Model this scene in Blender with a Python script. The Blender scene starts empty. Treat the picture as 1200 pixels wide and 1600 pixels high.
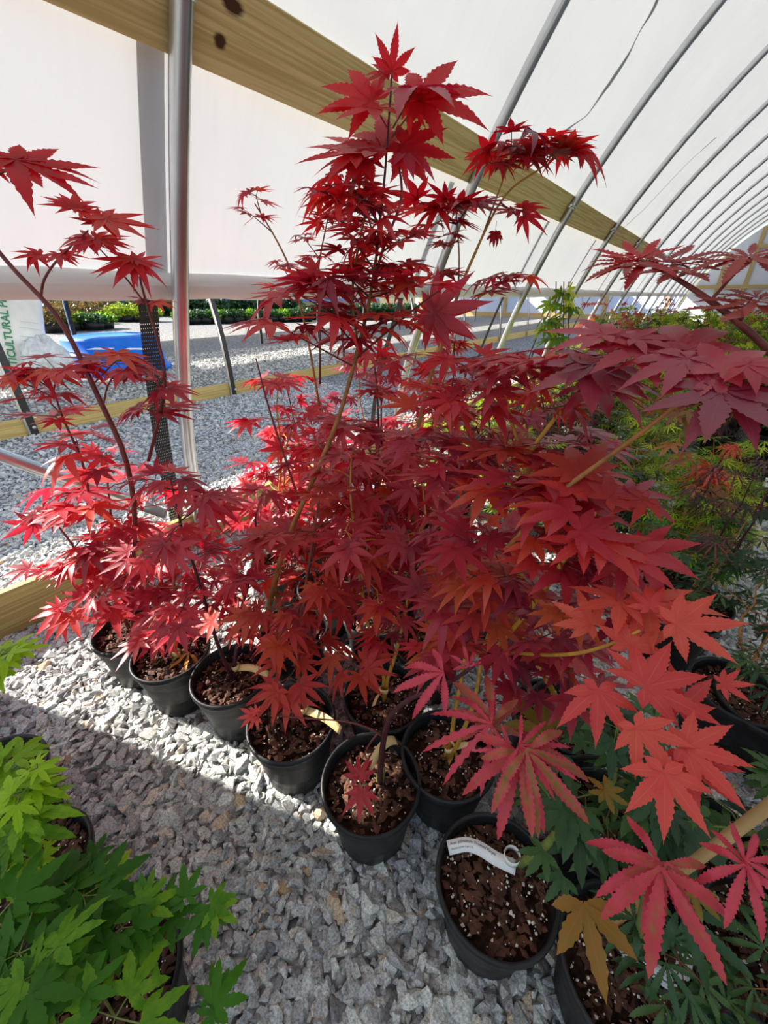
import bpy, math, random
import numpy as np
from math import sin, cos, pi, radians

# ------------------------------------------------------------------ camera, world, sun
scene = bpy.context.scene
col = scene.collection
F_PX, CAM_H, HORIZON, VANISH = 630.0, 1.2, 462.0, 1142.0
TILT = math.atan((800 - HORIZON) / F_PX)
YAW = math.atan((VANISH - 600) / math.hypot(F_PX, 800 - HORIZON))
AHEAD = np.array([-sin(YAW), cos(YAW), 0.0])
RIGHT = np.array([cos(YAW), sin(YAW), 0.0])
FWD = AHEAD * cos(TILT) + np.array([0, 0, -sin(TILT)])
UP = np.cross(RIGHT, FWD)
CAM = np.array([0, 0, CAM_H])

cd = bpy.data.cameras.new('camera')
cam = bpy.data.objects.new('camera', cd)
col.objects.link(cam)
cam.location = (0, 0, CAM_H)
cam.rotation_euler = (pi / 2 - TILT, 0, YAW)
cd.sensor_fit = 'VERTICAL'
cd.sensor_height = 32.0
cd.lens = 32.0 * F_PX / 1600.0
cd.clip_start = 0.02
scene.camera = cam

SUN_TRAVEL = np.array([0.93, 0.36, 0.0])          # heading of the sunlight over the ground
SUN_ELEV = radians(34)
world = bpy.data.worlds.new('sky')
scene.world = world
world.use_nodes = True
wn = world.node_tree
wn.nodes.clear()
wo = wn.nodes.new('ShaderNodeOutputWorld')
wb = wn.nodes.new('ShaderNodeBackground')
ws = wn.nodes.new('ShaderNodeTexSky')
ws.sky_type = 'NISHITA'
ws.sun_disc = False
ws.sun_elevation = SUN_ELEV
ws.sun_rotation = math.atan2(-SUN_TRAVEL[0], -SUN_TRAVEL[1])
ws.air_density = 1.3
ws.dust_density = 1.5
wn.links.new(ws.outputs[0], wb.inputs[0])
wn.links.new(wb.outputs[0], wo.inputs[0])
wb.inputs[1].default_value = 0.24

sl = bpy.data.lights.new('sun', 'SUN')
sl.energy = 14.0
sl.angle = radians(0.6)
sl.color = (1.0, 0.94, 0.84)
sun = bpy.data.objects.new('sun', sl)
col.objects.link(sun)
_h = SUN_TRAVEL / np.linalg.norm(SUN_TRAVEL)
sd = _h * cos(SUN_ELEV) + np.array([0, 0, -sin(SUN_ELEV)])
from mathutils import Vector, Matrix
sun.rotation_euler = Vector(sd).to_track_quat('-Z', 'Y').to_euler()
sun.location = (-8, -4, 8)

vs = scene.view_settings
vs.view_transform = 'Standard'
vs.look = 'None'
vs.gamma = 1.0
vs.use_curve_mapping = False
vs.exposure = 0.12
scene.cycles.max_bounces = 8
scene.cycles.diffuse_bounces = 5
scene.cycles.glossy_bounces = 3
scene.cycles.transmission_bounces = 4
scene.cycles.sample_clamp_indirect = 6.0
scene.cycles.caustics_reflective = False
scene.cycles.caustics_refractive = False

# ------------------------------------------------------------------ pixel helpers (where a ray of the photo meets the place)
def ray(x, y): return FWD + RIGHT * (x - 600) / F_PX - UP * (y - 800) / F_PX
def at_z(x, y, z=0.0):
    d = ray(x, y); return CAM + d * ((z - CAM_H) / d[2])
def at_x(x, y, X):
    d = ray(x, y); return CAM + d * (X / d[0])
def at_t(x, y, t): return CAM + ray(x, y) * t
def at_d(x, y, D):
    d = ray(x, y); return CAM + d * (D / float(d @ AHEAD))
def t_of_d(x, y, D): return D / float(ray(x, y) @ AHEAD)

# ------------------------------------------------------------------ materials
MATS = {}
def new_mat(name):
    m = bpy.data.materials.new(name); m.use_nodes = True
    nt = m.node_tree; nt.nodes.clear()
    out = nt.nodes.new('ShaderNodeOutputMaterial')
    MATS[name] = m
    return m, nt, out
def principled(nt, out, rough=0.5, metal=0.0, spec=0.5, color=None):
    b = nt.nodes.new('ShaderNodeBsdfPrincipled')
    b.inputs['Roughness'].default_value = rough
    b.inputs['Metallic'].default_value = metal
    b.inputs['Specular IOR Level'].default_value = spec
    if color: b.inputs['Base Color'].default_value = (*color, 1)
    nt.links.new(b.outputs[0], out.inputs[0])
    return b
def node(nt, t, **kw):
    n = nt.nodes.new(t)
    for k, v in kw.items():
        if k in n.inputs: n.inputs[k].default_value = v
        else: setattr(n, k, v)
    return n
def ramp(nt, src, stops):
    r = nt.nodes.new('ShaderNodeValToRGB')
    e = r.color_ramp.elements
    while len(e) < len(stops): e.new(0.5)
    for el, (p, c) in zip(e, stops):
        el.position = p; el.color = (*c, 1)
    nt.links.new(src, r.inputs[0])
    return r
def bump(nt, src, b, strength=0.3, dist=0.01):
    n = nt.nodes.new('ShaderNodeBump')
    n.inputs['Strength'].default_value = strength; n.inputs['Distance'].default_value = dist
    nt.links.new(src, n.inputs['Height']); nt.links.new(n.outputs[0], b.inputs['Normal'])
    return n
def noise_src(nt, scale=(1, 1, 1), nscale=5.0, detail=4.0, rough=0.55):
    tc = nt.nodes.new('ShaderNodeTexCoord'); mp = nt.nodes.new('ShaderNodeMapping')
    mp.inputs['Scale'].default_value = scale
    nt.links.new(tc.outputs['Object'], mp.inputs[0])
    n = nt.nodes.new('ShaderNodeTexNoise')
    n.inputs['Scale'].default_value = nscale; n.inputs['Detail'].default_value = detail; n.inputs['Roughness'].default_value = rough
    nt.links.new(mp.outputs[0], n.inputs['Vector'])
    return n
def simple(name, color, rough=0.6, metal=0.0, spec=0.4, var=0.12, nscale=20.0, bmp=0.0, stretch=(1, 1, 1)):
    m, nt, out = new_mat(name)
    b = principled(nt, out, rough, metal, spec)
    n = noise_src(nt, stretch, nscale)
    c0 = tuple(max(0, c * (1 - var)) for c in color); c1 = tuple(min(1, c * (1 + var)) for c in color)
    r = ramp(nt, n.outputs[0], [(0.3, c0), (0.7, c1)])
    nt.links.new(r.outputs[0], b.inputs['Base Color'])
    if bmp: bump(nt, n.outputs[0], b, bmp, 0.005)
    return m

def leaf_mat(name, stops, vein, translucent=0.35, trans_boost=(1.6, 1.0, 1.0), rough=0.42, spec=0.4, mottle=0.0, edge=None):
    """stops: ramp over the per-leaf tint value; the midrib gets the vein colour."""
    m, nt, out = new_mat(name)
    at = nt.nodes.new('ShaderNodeAttribute'); at.attribute_name = 'leaf'
    sep = nt.nodes.new('ShaderNodeSeparateColor'); nt.links.new(at.outputs['Color'], sep.inputs[0])
    n = noise_src(nt, (1, 1, 1), 90.0, 3.0)
    ad = node(nt, 'ShaderNodeMath', operation='MULTIPLY_ADD'); ad.inputs[1].default_value = 0.22 + mottle; ad.inputs[2].default_value = -0.11 - mottle * .5
    nt.links.new(n.outputs[0], ad.inputs[0])
    ad2 = node(nt, 'ShaderNodeMath', operation='ADD'); nt.links.new(sep.outputs[0], ad2.inputs[0]); nt.links.new(ad.outputs[0], ad2.inputs[1])
    r = ramp(nt, ad2.outputs[0], stops)
    colour = r.outputs[0]
    if edge:
        rr = ramp(nt, sep.outputs[1], [(0.35, (0, 0, 0)), (0.95, (1, 1, 1))])
        mx = nt.nodes.new('ShaderNodeMix'); mx.data_type = 'RGBA'
        nt.links.new(rr.outputs[0], mx.inputs[0]); nt.links.new(colour, mx.inputs[6]); mx.inputs[7].default_value = (*edge, 1)
        colour = mx.outputs[2]
    vr = ramp(nt, sep.outputs[1], [(0.0, (1, 1, 1)), (0.10, (0, 0, 0))])
    mx = nt.nodes.new('ShaderNodeMix'); mx.data_type = 'RGBA'
    mv = node(nt, 'ShaderNodeMath', operation='MULTIPLY'); mv.inputs[1].default_value = 0.30
    nt.links.new(vr.outputs[0], mv.inputs[0]); nt.links.new(mv.outputs[0], mx.inputs[0])
    nt.links.new(colour, mx.inputs[6]); mx.inputs[7].default_value = (*vein, 1)
    colour = mx.outputs[2]
    b = nt.nodes.new('ShaderNodeBsdfPrincipled')
    b.inputs['Roughness'].default_value = rough; b.inputs['Specular IOR Level'].default_value = spec
    nt.links.new(colour, b.inputs['Base Color'])
    w = nt.nodes.new('ShaderNodeTexNoise'); w.inputs['Scale'].default_value = 260.0
    bump(nt, w.outputs[0], b, 0.12, 0.002)
    tr = nt.nodes.new('ShaderNodeBsdfTranslucent')
    gm = nt.nodes.new('ShaderNodeMix'); gm.data_type = 'RGBA'; gm.blend_type = 'MULTIPLY'; gm.clamp_result = False
    gm.inputs[0].default_value = 1.0; nt.links.new(colour, gm.inputs[6]); gm.inputs[7].default_value = (*trans_boost, 1)
    nt.links.new(gm.outputs[2], tr.inputs[0])
    ms = nt.nodes.new('ShaderNodeMixShader'); ms.inputs[0].default_value = translucent
    nt.links.new(b.outputs[0], ms.inputs[1]); nt.links.new(tr.outputs[0], ms.inputs[2]); nt.links.new(ms.outputs[0], out.inputs[0])
    return m

leaf_mat('crimson_leaf', [(0.0, (.22, .018, .040)), (0.4, (.36, .026, .050)), (0.72, (.46, .034, .046)), (0.97, (.50, .085, .035))], (.50, .07, .085), 0.42, (2.5, 1.0, 1.2), 0.40, 0.6)
leaf_mat('scarlet_leaf', [(0.0, (.30, .010, .022)), (0.5, (.46, .016, .026)), (0.9, (.60, .03, .03))], (.4, .02, .03), 0.5, (1.9, 0.9, 1.0), 0.45, 0.35)
leaf_mat('plum_leaf', [(0.0, (.16, .018, .042)), (0.5, (.27, .026, .055)), (0.9, (.38, .03, .055))], (.32, .06, .09), 0.3, (2.6, .9, 1.2), 0.38, 0.6)
leaf_mat('coral_leaf', [(0.0, (.50, .036, .040)), (0.5, (.62, .055, .048)), (0.95, (.64, .11, .055))], (.74, .20, .12), 0.3, (1.4, 1.0, 1.0), 0.42, 0.45, 0.15)
leaf_mat('rust_leaf', [(0.0, (.38, .030, .038)), (0.5, (.46, .050, .035)), (0.95, (.50, .12, .035))], (.45, .10, .05), 0.35, (1.7, 1.0, 1.0), 0.5, 0.3)
leaf_mat('pink_leaf', [(0.10, (.22, .16, .035)), (0.35, (.40, .13, .06)), (0.6, (.52, .055, .065)), (0.95, (.64, .06, .11))], (.16, .10, .03), 0.3, (1.3, 1.0, 1.0), 0.45, 0.4, 0.9, (.56, .045, .085))
leaf_mat('olive_leaf', [(0.0, (.13, .12, .015)), (0.5, (.24, .15, .02)), (0.9, (.38, .13, .03))], (.38, .22, .06), 0.3, (1.4, 1.2, 1.0), 0.5, 0.3, 0.3)
leaf_mat('moss_leaf', [(0.0, (.05, .06, .02)), (0.5, (.12, .13, .03)), (0.9, (.24, .17, .05))], (.1, .1, .03))
leaf_mat('deep_green_leaf', [(0.0, (.012, .040, .014)), (0.5, (.028, .085, .026)), (0.9, (.06, .13, .03))], (.07, .14, .05), 0.25, (1.3, 1.3, 1.0), 0.42, 0.4)
leaf_mat('bright_green_leaf', [(0.0, (.018, .085, .008)), (0.5, (.06, .22, .010)), (0.92, (.32, .54, .015))], (.05, .15, .01), 0.4, (1.4, 1.3, .8), 0.5, 0.3, 0.1)
leaf_mat('lime_leaf', [(0.0, (.06, .14, .015)), (0.45, (.20, .34, .02)), (0.9, (.52, .58, .04))], (.2, .3, .02), 0.4, (1.4, 1.3, 1.0), 0.5, 0.3, 0.1)
leaf_mat('dark_purple_leaf', [(0.0, (.012, .008, .014)), (0.5, (.05, .014, .025)), (0.9, (.16, .03, .04))], (.09, .03, .04), 0.25, (2, 1, 1), 0.4, 0.4)
leaf_mat('bronze_leaf', [(0.0, (.14, .08, .03)), (0.5, (.35, .13, .05)), (0.9, (.50, .22, .07))], (.3, .12, .04), 0.35, (1.4, 1.1, 1), 0.5, 0.3)
leaf_mat('brick_leaf', [(0.0, (.26, .035, .035)), (0.5, (.38, .06, .045)), (0.9, (.46, .12, .06))], (.40, .12, .08), 0.35, (1.6, 1.0, 1.0), 0.5, 0.3)
leaf_mat('yellow_leaf', [(0.0, (.45, .20, .03)), (0.9, (.75, .38, .05))], (.4, .2, .03), 0.3, (1, 1, 1))

simple('bark_red', (.17, .035, .03), .5, var=.35, nscale=60)
simple('bark_tan', (.34, .15, .045), .55, var=.35, nscale=50)
simple('bark_yellow', (.46, .24, .035), .5, var=.25, nscale=50)
simple('bark_plum', (.07, .018, .025), .45, var=.3, nscale=60)
simple('bark_green', (.16, .20, .05), .55, var=.3, nscale=60)
simple('bamboo', (.47, .30, .13), .5, var=.2, nscale=30, stretch=(1, 1, .2))
simple('steel', (.60, .61, .63), .28, .88, .5, var=.12, nscale=6)
simple('steel_clamp', (.62, .63, .64), .35, .9, .5, var=.1, nscale=30)
simple('black_strap', (.018, .018, .02), .6, var=.2)
simple('tag_white', (.86, .86, .84), .45, var=.02)
simple('tag_tan', (.72, .52, .24), .55, var=.08)
simple('ink', (.03, .03, .03), .7, var=.0)
simple('ink_green', (.05, .26, .12), .6, var=.0)
simple('ink_pale', (.50, .62, .56), .6, var=.0)
simple('bag_white', (.78, .79, .78), .32, var=.05, nscale=8, bmp=.3)
simple('clear_bag', (.62, .66, .70), .2, var=.2, nscale=14, bmp=.5)
simple('blue_plastic', (.008, .15, .70), .55, 0, .25, var=.08, nscale=5)
simple('blue_panel', (.20, .30, .58), .7, var=.06, nscale=2)
simple('pale_panel', (.52, .60, .80), .7, var=.04, nscale=2)
simple('blue_tarp', (.03, .10, .42), .5, var=.2, nscale=6)
simple('orange_block', (.70, .26, .08), .7, var=.15, nscale=12)
simple('black_tray', (.012, .012, .014), .45, var=.2)
simple('teal_plastic', (.0, .16, .12), .4, var=.1)
simple('dark_goods', (.035, .028, .024), .8, var=.4, nscale=9)
simple('end_film', (.62, .66, .74), .8, var=.05, nscale=1.5)
simple('perlite', (.82, .78, .68), .9, var=.08, nscale=100)
simple('bark_chip', (.085, .034, .018), .8, var=.7, nscale=45)

# pot plastic: black with faint dusty scuffs
m, nt, out = new_mat('pot_plastic')
b = principled(nt, out, .42, 0, .3)
n = noise_src(nt, (1, 1, 3), 14, 6, .65)
r = ramp(nt, n.outputs[0], [(.4, (.010, .0105, .012)), (.75, (.035, .036, .038))])
nt.links.new(r.outputs[0], b.inputs['Base Color'])
r2 = ramp(nt, n.outputs[0], [(.3, (.33,) * 3), (.7, (.6,) * 3)]); nt.links.new(r2.outputs[0], b.inputs['Roughness'])
# soil
m, nt, out = new_mat('potting_soil')
b = principled(nt, out, .9, 0, .2)
n = noise_src(nt, (1, 1, 1), 55, 6, .7)
r = ramp(nt, n.outputs[0], [(.3, (.008, .004, .003)), (.5, (.032, .014, .008)), (.72, (.10, .045, .024))])
nt.links.new(r.outputs[0], b.inputs['Base Color']); bump(nt, n.outputs[0], b, 1.0, .01)

# treated lumber, grain along local X
def wood(name, light, dark, knots=()):
    m, nt, out = new_mat(name)
    b = principled(nt, out, .65, 0, .25)
    tc = nt.nodes.new('ShaderNodeTexCoord')
    mp = nt.nodes.new('ShaderNodeMapping'); mp.inputs['Scale'].default_value = (.30, 15, 15)
    nt.links.new(tc.outputs['Object'], mp.inputs[0])
    n = nt.nodes.new('ShaderNodeTexNoise'); n.inputs['Scale'].default_value = 1.6; n.inputs['Detail'].default_value = 2; nt.links.new(mp.outputs[0], n.inputs['Vector'])
    w = nt.nodes.new('ShaderNodeMath'); w.operation = 'MULTIPLY'; w.inputs[1].default_value = 34.0; nt.links.new(n.outputs[0], w.inputs[0])
    s = nt.nodes.new('ShaderNodeMath'); s.operation = 'SINE'; nt.links.new(w.outputs[0], s.inputs[0])
    mp2 = nt.nodes.new('ShaderNodeMapping'); mp2.inputs['Scale'].default_value = (2, 90, 90); nt.links.new(tc.outputs['Object'], mp2.inputs[0])
    n2 = nt.nodes.new('ShaderNodeTexNoise'); n2.inputs['Scale'].default_value = 1.5; nt.links.new(mp2.outputs[0], n2.inputs['Vector'])
    ma = nt.nodes.new('ShaderNodeMath'); ma.operation = 'MULTIPLY_ADD'; ma.inputs[1].default_value = .22; nt.links.new(s.outputs[0], ma.inputs[0]); nt.links.new(n2.outputs[0], ma.inputs[2])
    r = ramp(nt, ma.outputs[0], [(.2, dark), (.7, light)])
    colour = r.outputs[0]
    for (kx, ky, kz), kr, stretch in knots:
        mk = nt.nodes.new('ShaderNodeMapping'); mk.vector_type = 'POINT'
        mk.inputs['Location'].default_value = (-kx / stretch, 0, -kz); mk.inputs['Scale'].default_value = (1 / stretch, 0, 1)
        nt.links.new(tc.outputs['Object'], mk.inputs[0])
        nz = nt.nodes.new('ShaderNodeTexNoise'); nz.inputs['Scale'].default_value = 25
        va = nt.nodes.new('ShaderNodeVectorMath'); va.operation = 'LENGTH'; nt.links.new(mk.outputs[0], va.inputs[0])
        aa = nt.nodes.new('ShaderNodeMath'); aa.operation = 'MULTIPLY_ADD'; aa.inputs[1].default_value = kr * .5; nt.links.new(nz.outputs[0], aa.inputs[0]); nt.links.new(va.outputs['Value'], aa.inputs[2])
        kk = ramp(nt, aa.outputs[0], [(kr * 1.0, (1, 1, 1)), (kr * 1.3, (0, 0, 0))])
        mx = nt.nodes.new('ShaderNodeMix'); mx.data_type = 'RGBA'
        nt.links.new(kk.outputs[0], mx.inputs[0]); nt.links.new(colour, mx.inputs[6]); mx.inputs[7].default_value = (.085, .032, .014, 1)
        colour = mx.outputs[2]
    nt.links.new(colour, b.inputs['Base Color'])
    bump(nt, ma.outputs[0], b, .25, .002)
    return m
HIP_Y0 = -1.5
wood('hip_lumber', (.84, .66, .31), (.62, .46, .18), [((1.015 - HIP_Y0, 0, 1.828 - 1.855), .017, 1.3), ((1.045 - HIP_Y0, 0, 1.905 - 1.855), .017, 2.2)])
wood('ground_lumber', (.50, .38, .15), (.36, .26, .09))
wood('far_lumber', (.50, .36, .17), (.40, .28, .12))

# greenhouse film: lets the sun through softly
def film(name, colr, trans):
    m, nt, out = new_mat(name)
    d = nt.nodes.new('ShaderNodeBsdfDiffuse'); t = nt.nodes.new('ShaderNodeBsdfTranslucent')
    n = noise_src(nt, (1, .35, 1), 2.2, 4)
    r = ramp(nt, n.outputs[0], [(.3, tuple(c * .95 for c in colr)), (.7, colr)])
    nt.links.new(r.outputs[0], d.inputs[0]); nt.links.new(r.outputs[0], t.inputs[0])
    ms = nt.nodes.new('ShaderNodeMixShader'); ms.inputs[0].default_value = trans
    nt.links.new(d.outputs[0], ms.inputs[1]); nt.links.new(t.outputs[0], ms.inputs[2]); nt.links.new(ms.outputs[0], out.inputs[0])
    bm = nt.nodes.new('ShaderNodeBump'); bm.inputs['Strength'].default_value = .35; bm.inputs['Distance'].default_value = .05
    n2 = noise_src(nt, (1, 3, .6), 1.6, 3); nt.links.new(n2.outputs[0], bm.inputs['Height'])
    nt.links.new(bm.outputs[0], d.inputs['Normal']); nt.links.new(bm.outputs[0], t.inputs['Normal'])
    return m
film('white_film', (.79, .815, .85), .145)
film('roll_film', (.80, .78, .76), .10)

# gravel: loose stones (per-stone value) and the bed under and beyond them
m, nt, out = new_mat('granite_stone')
b = principled(nt, out, .85, 0, .25)
at = nt.nodes.new('ShaderNodeAttribute'); at.attribute_name = 'stone'
r = ramp(nt, at.outputs['Fac'], [(0.0, (.16, .16, .165)), (.12, (.38, .38, .39)), (.55, (.54, .55, .535)), (.93, (.68, .69, .65)), (.975, (.62, .53, .43)), (1.0, (.54, .37, .20))])
n = noise_src(nt, (1, 1, 1), 210, 4, .8)
r2 = ramp(nt, n.outputs[0], [(.36, (.42,) * 3), (.5, (.92,) * 3), (.66, (1.35,) * 3)])
mx = nt.nodes.new('ShaderNodeMix'); mx.data_type = 'RGBA'; mx.blend_type = 'MULTIPLY'; mx.clamp_result = False; mx.inputs[0].default_value = 1
nt.links.new(r.outputs[0], mx.inputs[6]); nt.links.new(r2.outputs[0], mx.inputs[7]); nt.links.new(mx.outputs[2], b.inputs['Base Color'])
bump(nt, n.outputs[0], b, .5, .003)
m, nt, out = new_mat('gravel_bed')
b = principled(nt, out, .9, 0, .2)
tc = nt.nodes.new('ShaderNodeTexCoord')
vo = nt.nodes.new('ShaderNodeTexVoronoi'); vo.inputs['Scale'].default_value = 44; nt.links.new(tc.outputs['Object'], vo.inputs['Vector'])
sp = nt.nodes.new('ShaderNodeSeparateColor'); nt.links.new(vo.outputs['Color'], sp.inputs[0])
r = ramp(nt, sp.outputs[0], [(0.0, (.22, .22, .225)), (.5, (.46, .46, .465)), (1, (.64, .63, .61))])
r2 = ramp(nt, vo.outputs['Distance'], [(.25, (1,) * 3), (.75, (.25,) * 3)])
mx = nt.nodes.new('ShaderNodeMix'); mx.data_type = 'RGBA'; mx.blend_type = 'MULTIPLY'; mx.inputs[0].default_value = 1
nt.links.new(r.outputs[0], mx.inputs[6]); nt.links.new(r2.outputs[0], mx.inputs[7]); nt.links.new(mx.outputs[2], b.inputs['Base Color'])
inv = nt.nodes.new('ShaderNodeMath'); inv.operation = 'SUBTRACT'; inv.inputs[0].default_value = 1; nt.links.new(vo.outputs['Distance'], inv.inputs[1])
bump(nt, inv.outputs[0], b, 1.0, .02)

# ------------------------------------------------------------------ mesh building
def build(name, verts, polys, mats, parent=None, loc=None, smooth=True, attr=None, mat_idx=None):
    """polys: list of (n,k) int arrays."""
    me = bpy.data.meshes.new(name)
    v = np.asarray(verts, dtype=np.float32).reshape(-1, 3)
    me.vertices.add(len(v)); me.vertices.foreach_set('co', v.ravel())
    polys = [np.asarray(p, dtype=np.int32) for p in polys if len(p)]
    nl = sum(p.size for p in polys); npoly = sum(len(p) for p in polys)
    me.loops.add(nl); me.polygons.add(npoly)
    me.loops.foreach_set('vertex_index', np.concatenate([p.ravel() for p in polys]))
    tot = np.concatenate([np.full(len(p), p.shape[1], dtype=np.int32) for p in polys])
    st = np.concatenate([[0], np.cumsum(tot)[:-1]]).astype(np.int32)
    me.polygons.foreach_set('loop_start', st)
    try: me.polygons.foreach_set('loop_total', tot)
    except Exception: pass
    me.polygons.foreach_set('use_smooth', np.full(npoly, bool(smooth)))
    for mname in (mats if isinstance(mats, (list, tuple)) else [mats]): me.materials.append(MATS[mname])
    if mat_idx is not None: me.polygons.foreach_set('material_index', np.asarray(mat_idx, dtype=np.int32))
    me.update(calc_edges=True)
    if attr:
        for an, (kind, data) in attr.items():
            a = me.attributes.new(an, kind, 'POINT')
            a.data.foreach_set('color' if kind == 'FLOAT_COLOR' else 'value', np.asarray(data, dtype=np.float32).ravel())
    me.validate(verbose=False)
    o = bpy.data.objects.new(name, me); col.objects.link(o)
    if parent is not None: o.parent = parent
    if loc is not None: o.location = loc
    return o

class Mesh:
    """collects shapes; faces of 3 or 4 corners, material index per face"""
    def __init__(s): s.v = []; s.f3 = []; s.f4 = []; s.m3 = []; s.m4 = []; s.n = 0; s.at = []
    def add(s, v, f, mi=0, at=None):
        v = np.asarray(v, float); f = np.asarray(f, int)
        if f.size:
            (s.f3 if f.shape[1] == 3 else s.f4).append(f + s.n)
            (s.m3 if f.shape[1] == 3 else s.m4).append(np.full(len(f), mi))
        s.v.append(v); s.at.append(np.zeros((len(v), 4)) if at is None else at); s.n += len(v)
    def addmix(s, v, f3, f4, mi=0, at=None):
        base = s.n
        s.add(v, np.zeros((0, 3)), mi, at)
        if len(f3): s.f3.append(np.asarray(f3, int) + base); s.m3.append(np.full(len(f3), mi))
        if len(f4): s.f4.append(np.asarray(f4, int) + base); s.m4.append(np.full(len(f4), mi))
    def box(s, c, d, mi=0, R=None):
        c = np.array(c, float); d = np.array(d, float) / 2
        v = np.array([[x, y, z] for x in (-1, 1) for y in (-1, 1) for z in (-1, 1)]) * d
        if R is not None: v = v @ np.array(R).T
        s.add(v + c, [[0, 1, 3, 2], [4, 6, 7, 5], [0, 4, 5, 1], [2, 3, 7, 6], [0, 2, 6, 4], [1, 5, 7, 3]], mi)
    def tube(s, pts, r, sides=8, mi=0, caps=True):
        P = np.asarray(pts, float); n = len(P)
        r = np.full(n, r) if np.isscalar(r) else np.interp(np.linspace(0, 1, n), np.linspace(0, 1, len(r)), r)
        T = np.gradient(P, axis=0); T /= np.linalg.norm(T, axis=1)[:, None] + 1e-12
        up = np.array([0, 0, 1.0]) if abs(T[0][2]) < .9 else np.array([1.0, 0, 0])
        N = np.cross(T[0], up); N /= np.linalg.norm(N); vs_ = []
        a = np.linspace(0, 2 * pi, sides, endpoint=False)
        for i in range(n):
            N = N - T[i] * (N @ T[i]); N /= np.linalg.norm(N) + 1e-12; B = np.cross(T[i], N)
            vs_.append(P[i] + r[i] * (np.cos(a)[:, None] * N + np.sin(a)[:, None] * B))
        v = np.concatenate(vs_); f = []
        for i in range(n - 1):
            for j in range(sides):
                k = (j + 1) % sides; f.append([i * sides + j, i * sides + k, (i + 1) * sides + k, (i + 1) * sides + j])
        base = s.n
        s.add(v, f, mi)
        if caps:
            for i, rev in ((0, True), (n - 1, False)):
                c = np.concatenate([[P[i]]]); ci = s.n; s.add(c, np.zeros((0, 3)), mi)
                ring = [base + i * sides + j for j in range(sides)]
                tri = [[ci, ring[(j + 1) % sides], ring[j]] if rev else [ci, ring[j], ring[(j + 1) % sides]] for j in range(sides)]
                s.f3.append(np.array(tri)); s.m3.append(np.full(len(tri), mi))
    def lathe(s, prof, sides=32, c=(0, 0, 0), mi=0, wob=None):
        a = np.linspace(0, 2 * pi, sides, endpoint=False); v = []
        for r_, z in prof:
            v.append(np.stack([c[0] + r_ * np.cos(a), c[1] + r_ * np.sin(a), np.full(sides, c[2] + z)], 1))
        f = []
        for i in range(len(prof) - 1):
            for j in range(sides):
                k = (j + 1) % sides; f.append([i * sides + j, i * sides + k, (i + 1) * sides + k, (i + 1) * sides + j])
        s.add(np.concatenate(v), f, mi)
    def sheet(s, grid, mi=0, thick=0.0):
        g = np.asarray(grid, float); a, b_, _ = g.shape
        f = [[i * b_ + j, i * b_ + j + 1, (i + 1) * b_ + j + 1, (i + 1) * b_ + j] for i in range(a - 1) for j in range(b_ - 1)]
        if not thick: s.add(g.reshape(-1, 3), f, mi); return
        du = np.gradient(g, axis=0); dv = np.gradient(g, axis=1); nn = np.cross(du, dv); nn /= np.linalg.norm(nn, axis=2)[..., None] + 1e-12
        g2 = g + nn * thick; N = a * b_
        f2 = [[q[3] + N, q[2] + N, q[1] + N, q[0] + N] for q in f]
        rim = [i * b_ for i in range(a)] + [(a - 1) * b_ + j for j in range(1, b_)] + [i * b_ + b_ - 1 for i in range(a - 2, -1, -1)] + [j for j in range(b_ - 2, 0, -1)]
        f3 = [[rim[i], rim[(i + 1) % len(rim)], rim[(i + 1) % len(rim)] + N, rim[i] + N] for i in range(len(rim))]
        s.add(np.concatenate([g.reshape(-1, 3), g2.reshape(-1, 3)]), f + f2 + f3, mi)
    def build(s, name, mats, parent=None, loc=None, smooth=True, leafattr=False, origin=None):
        v = np.concatenate(s.v)
        if origin is not None: v = v - np.array(origin)
        f3 = np.concatenate(s.f3) if s.f3 else np.zeros((0, 3), int); f4 = np.concatenate(s.f4) if s.f4 else np.zeros((0, 4), int)
        mi = np.concatenate(s.m3 + s.m4) if (s.m3 or s.m4) else None
        return build(name, v, [f3, f4], mats, parent, loc, smooth, {'leaf': ('FLOAT_COLOR', np.concatenate(s.at))} if leafattr else None, mi)

def tag(o, label=None, cat=None, group=None, kind=None):
    if label: o['label'] = label
    if cat: o['category'] = cat
    if group: o['group'] = group
    if kind: o['kind'] = kind
    return o
def empty(name, loc=(0, 0, 0), rz=0.0):
    o = bpy.data.objects.new(name, None); col.objects.link(o)
    o.location = loc; o.rotation_euler = (0, 0, rz); o.empty_display_size = .1
    return o
def copy_tree(o, parent=None):
    c = o.copy(); col.objects.link(c); c.parent = parent
    for ch in list(o.children): copy_tree(ch, c)
    return c

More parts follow.
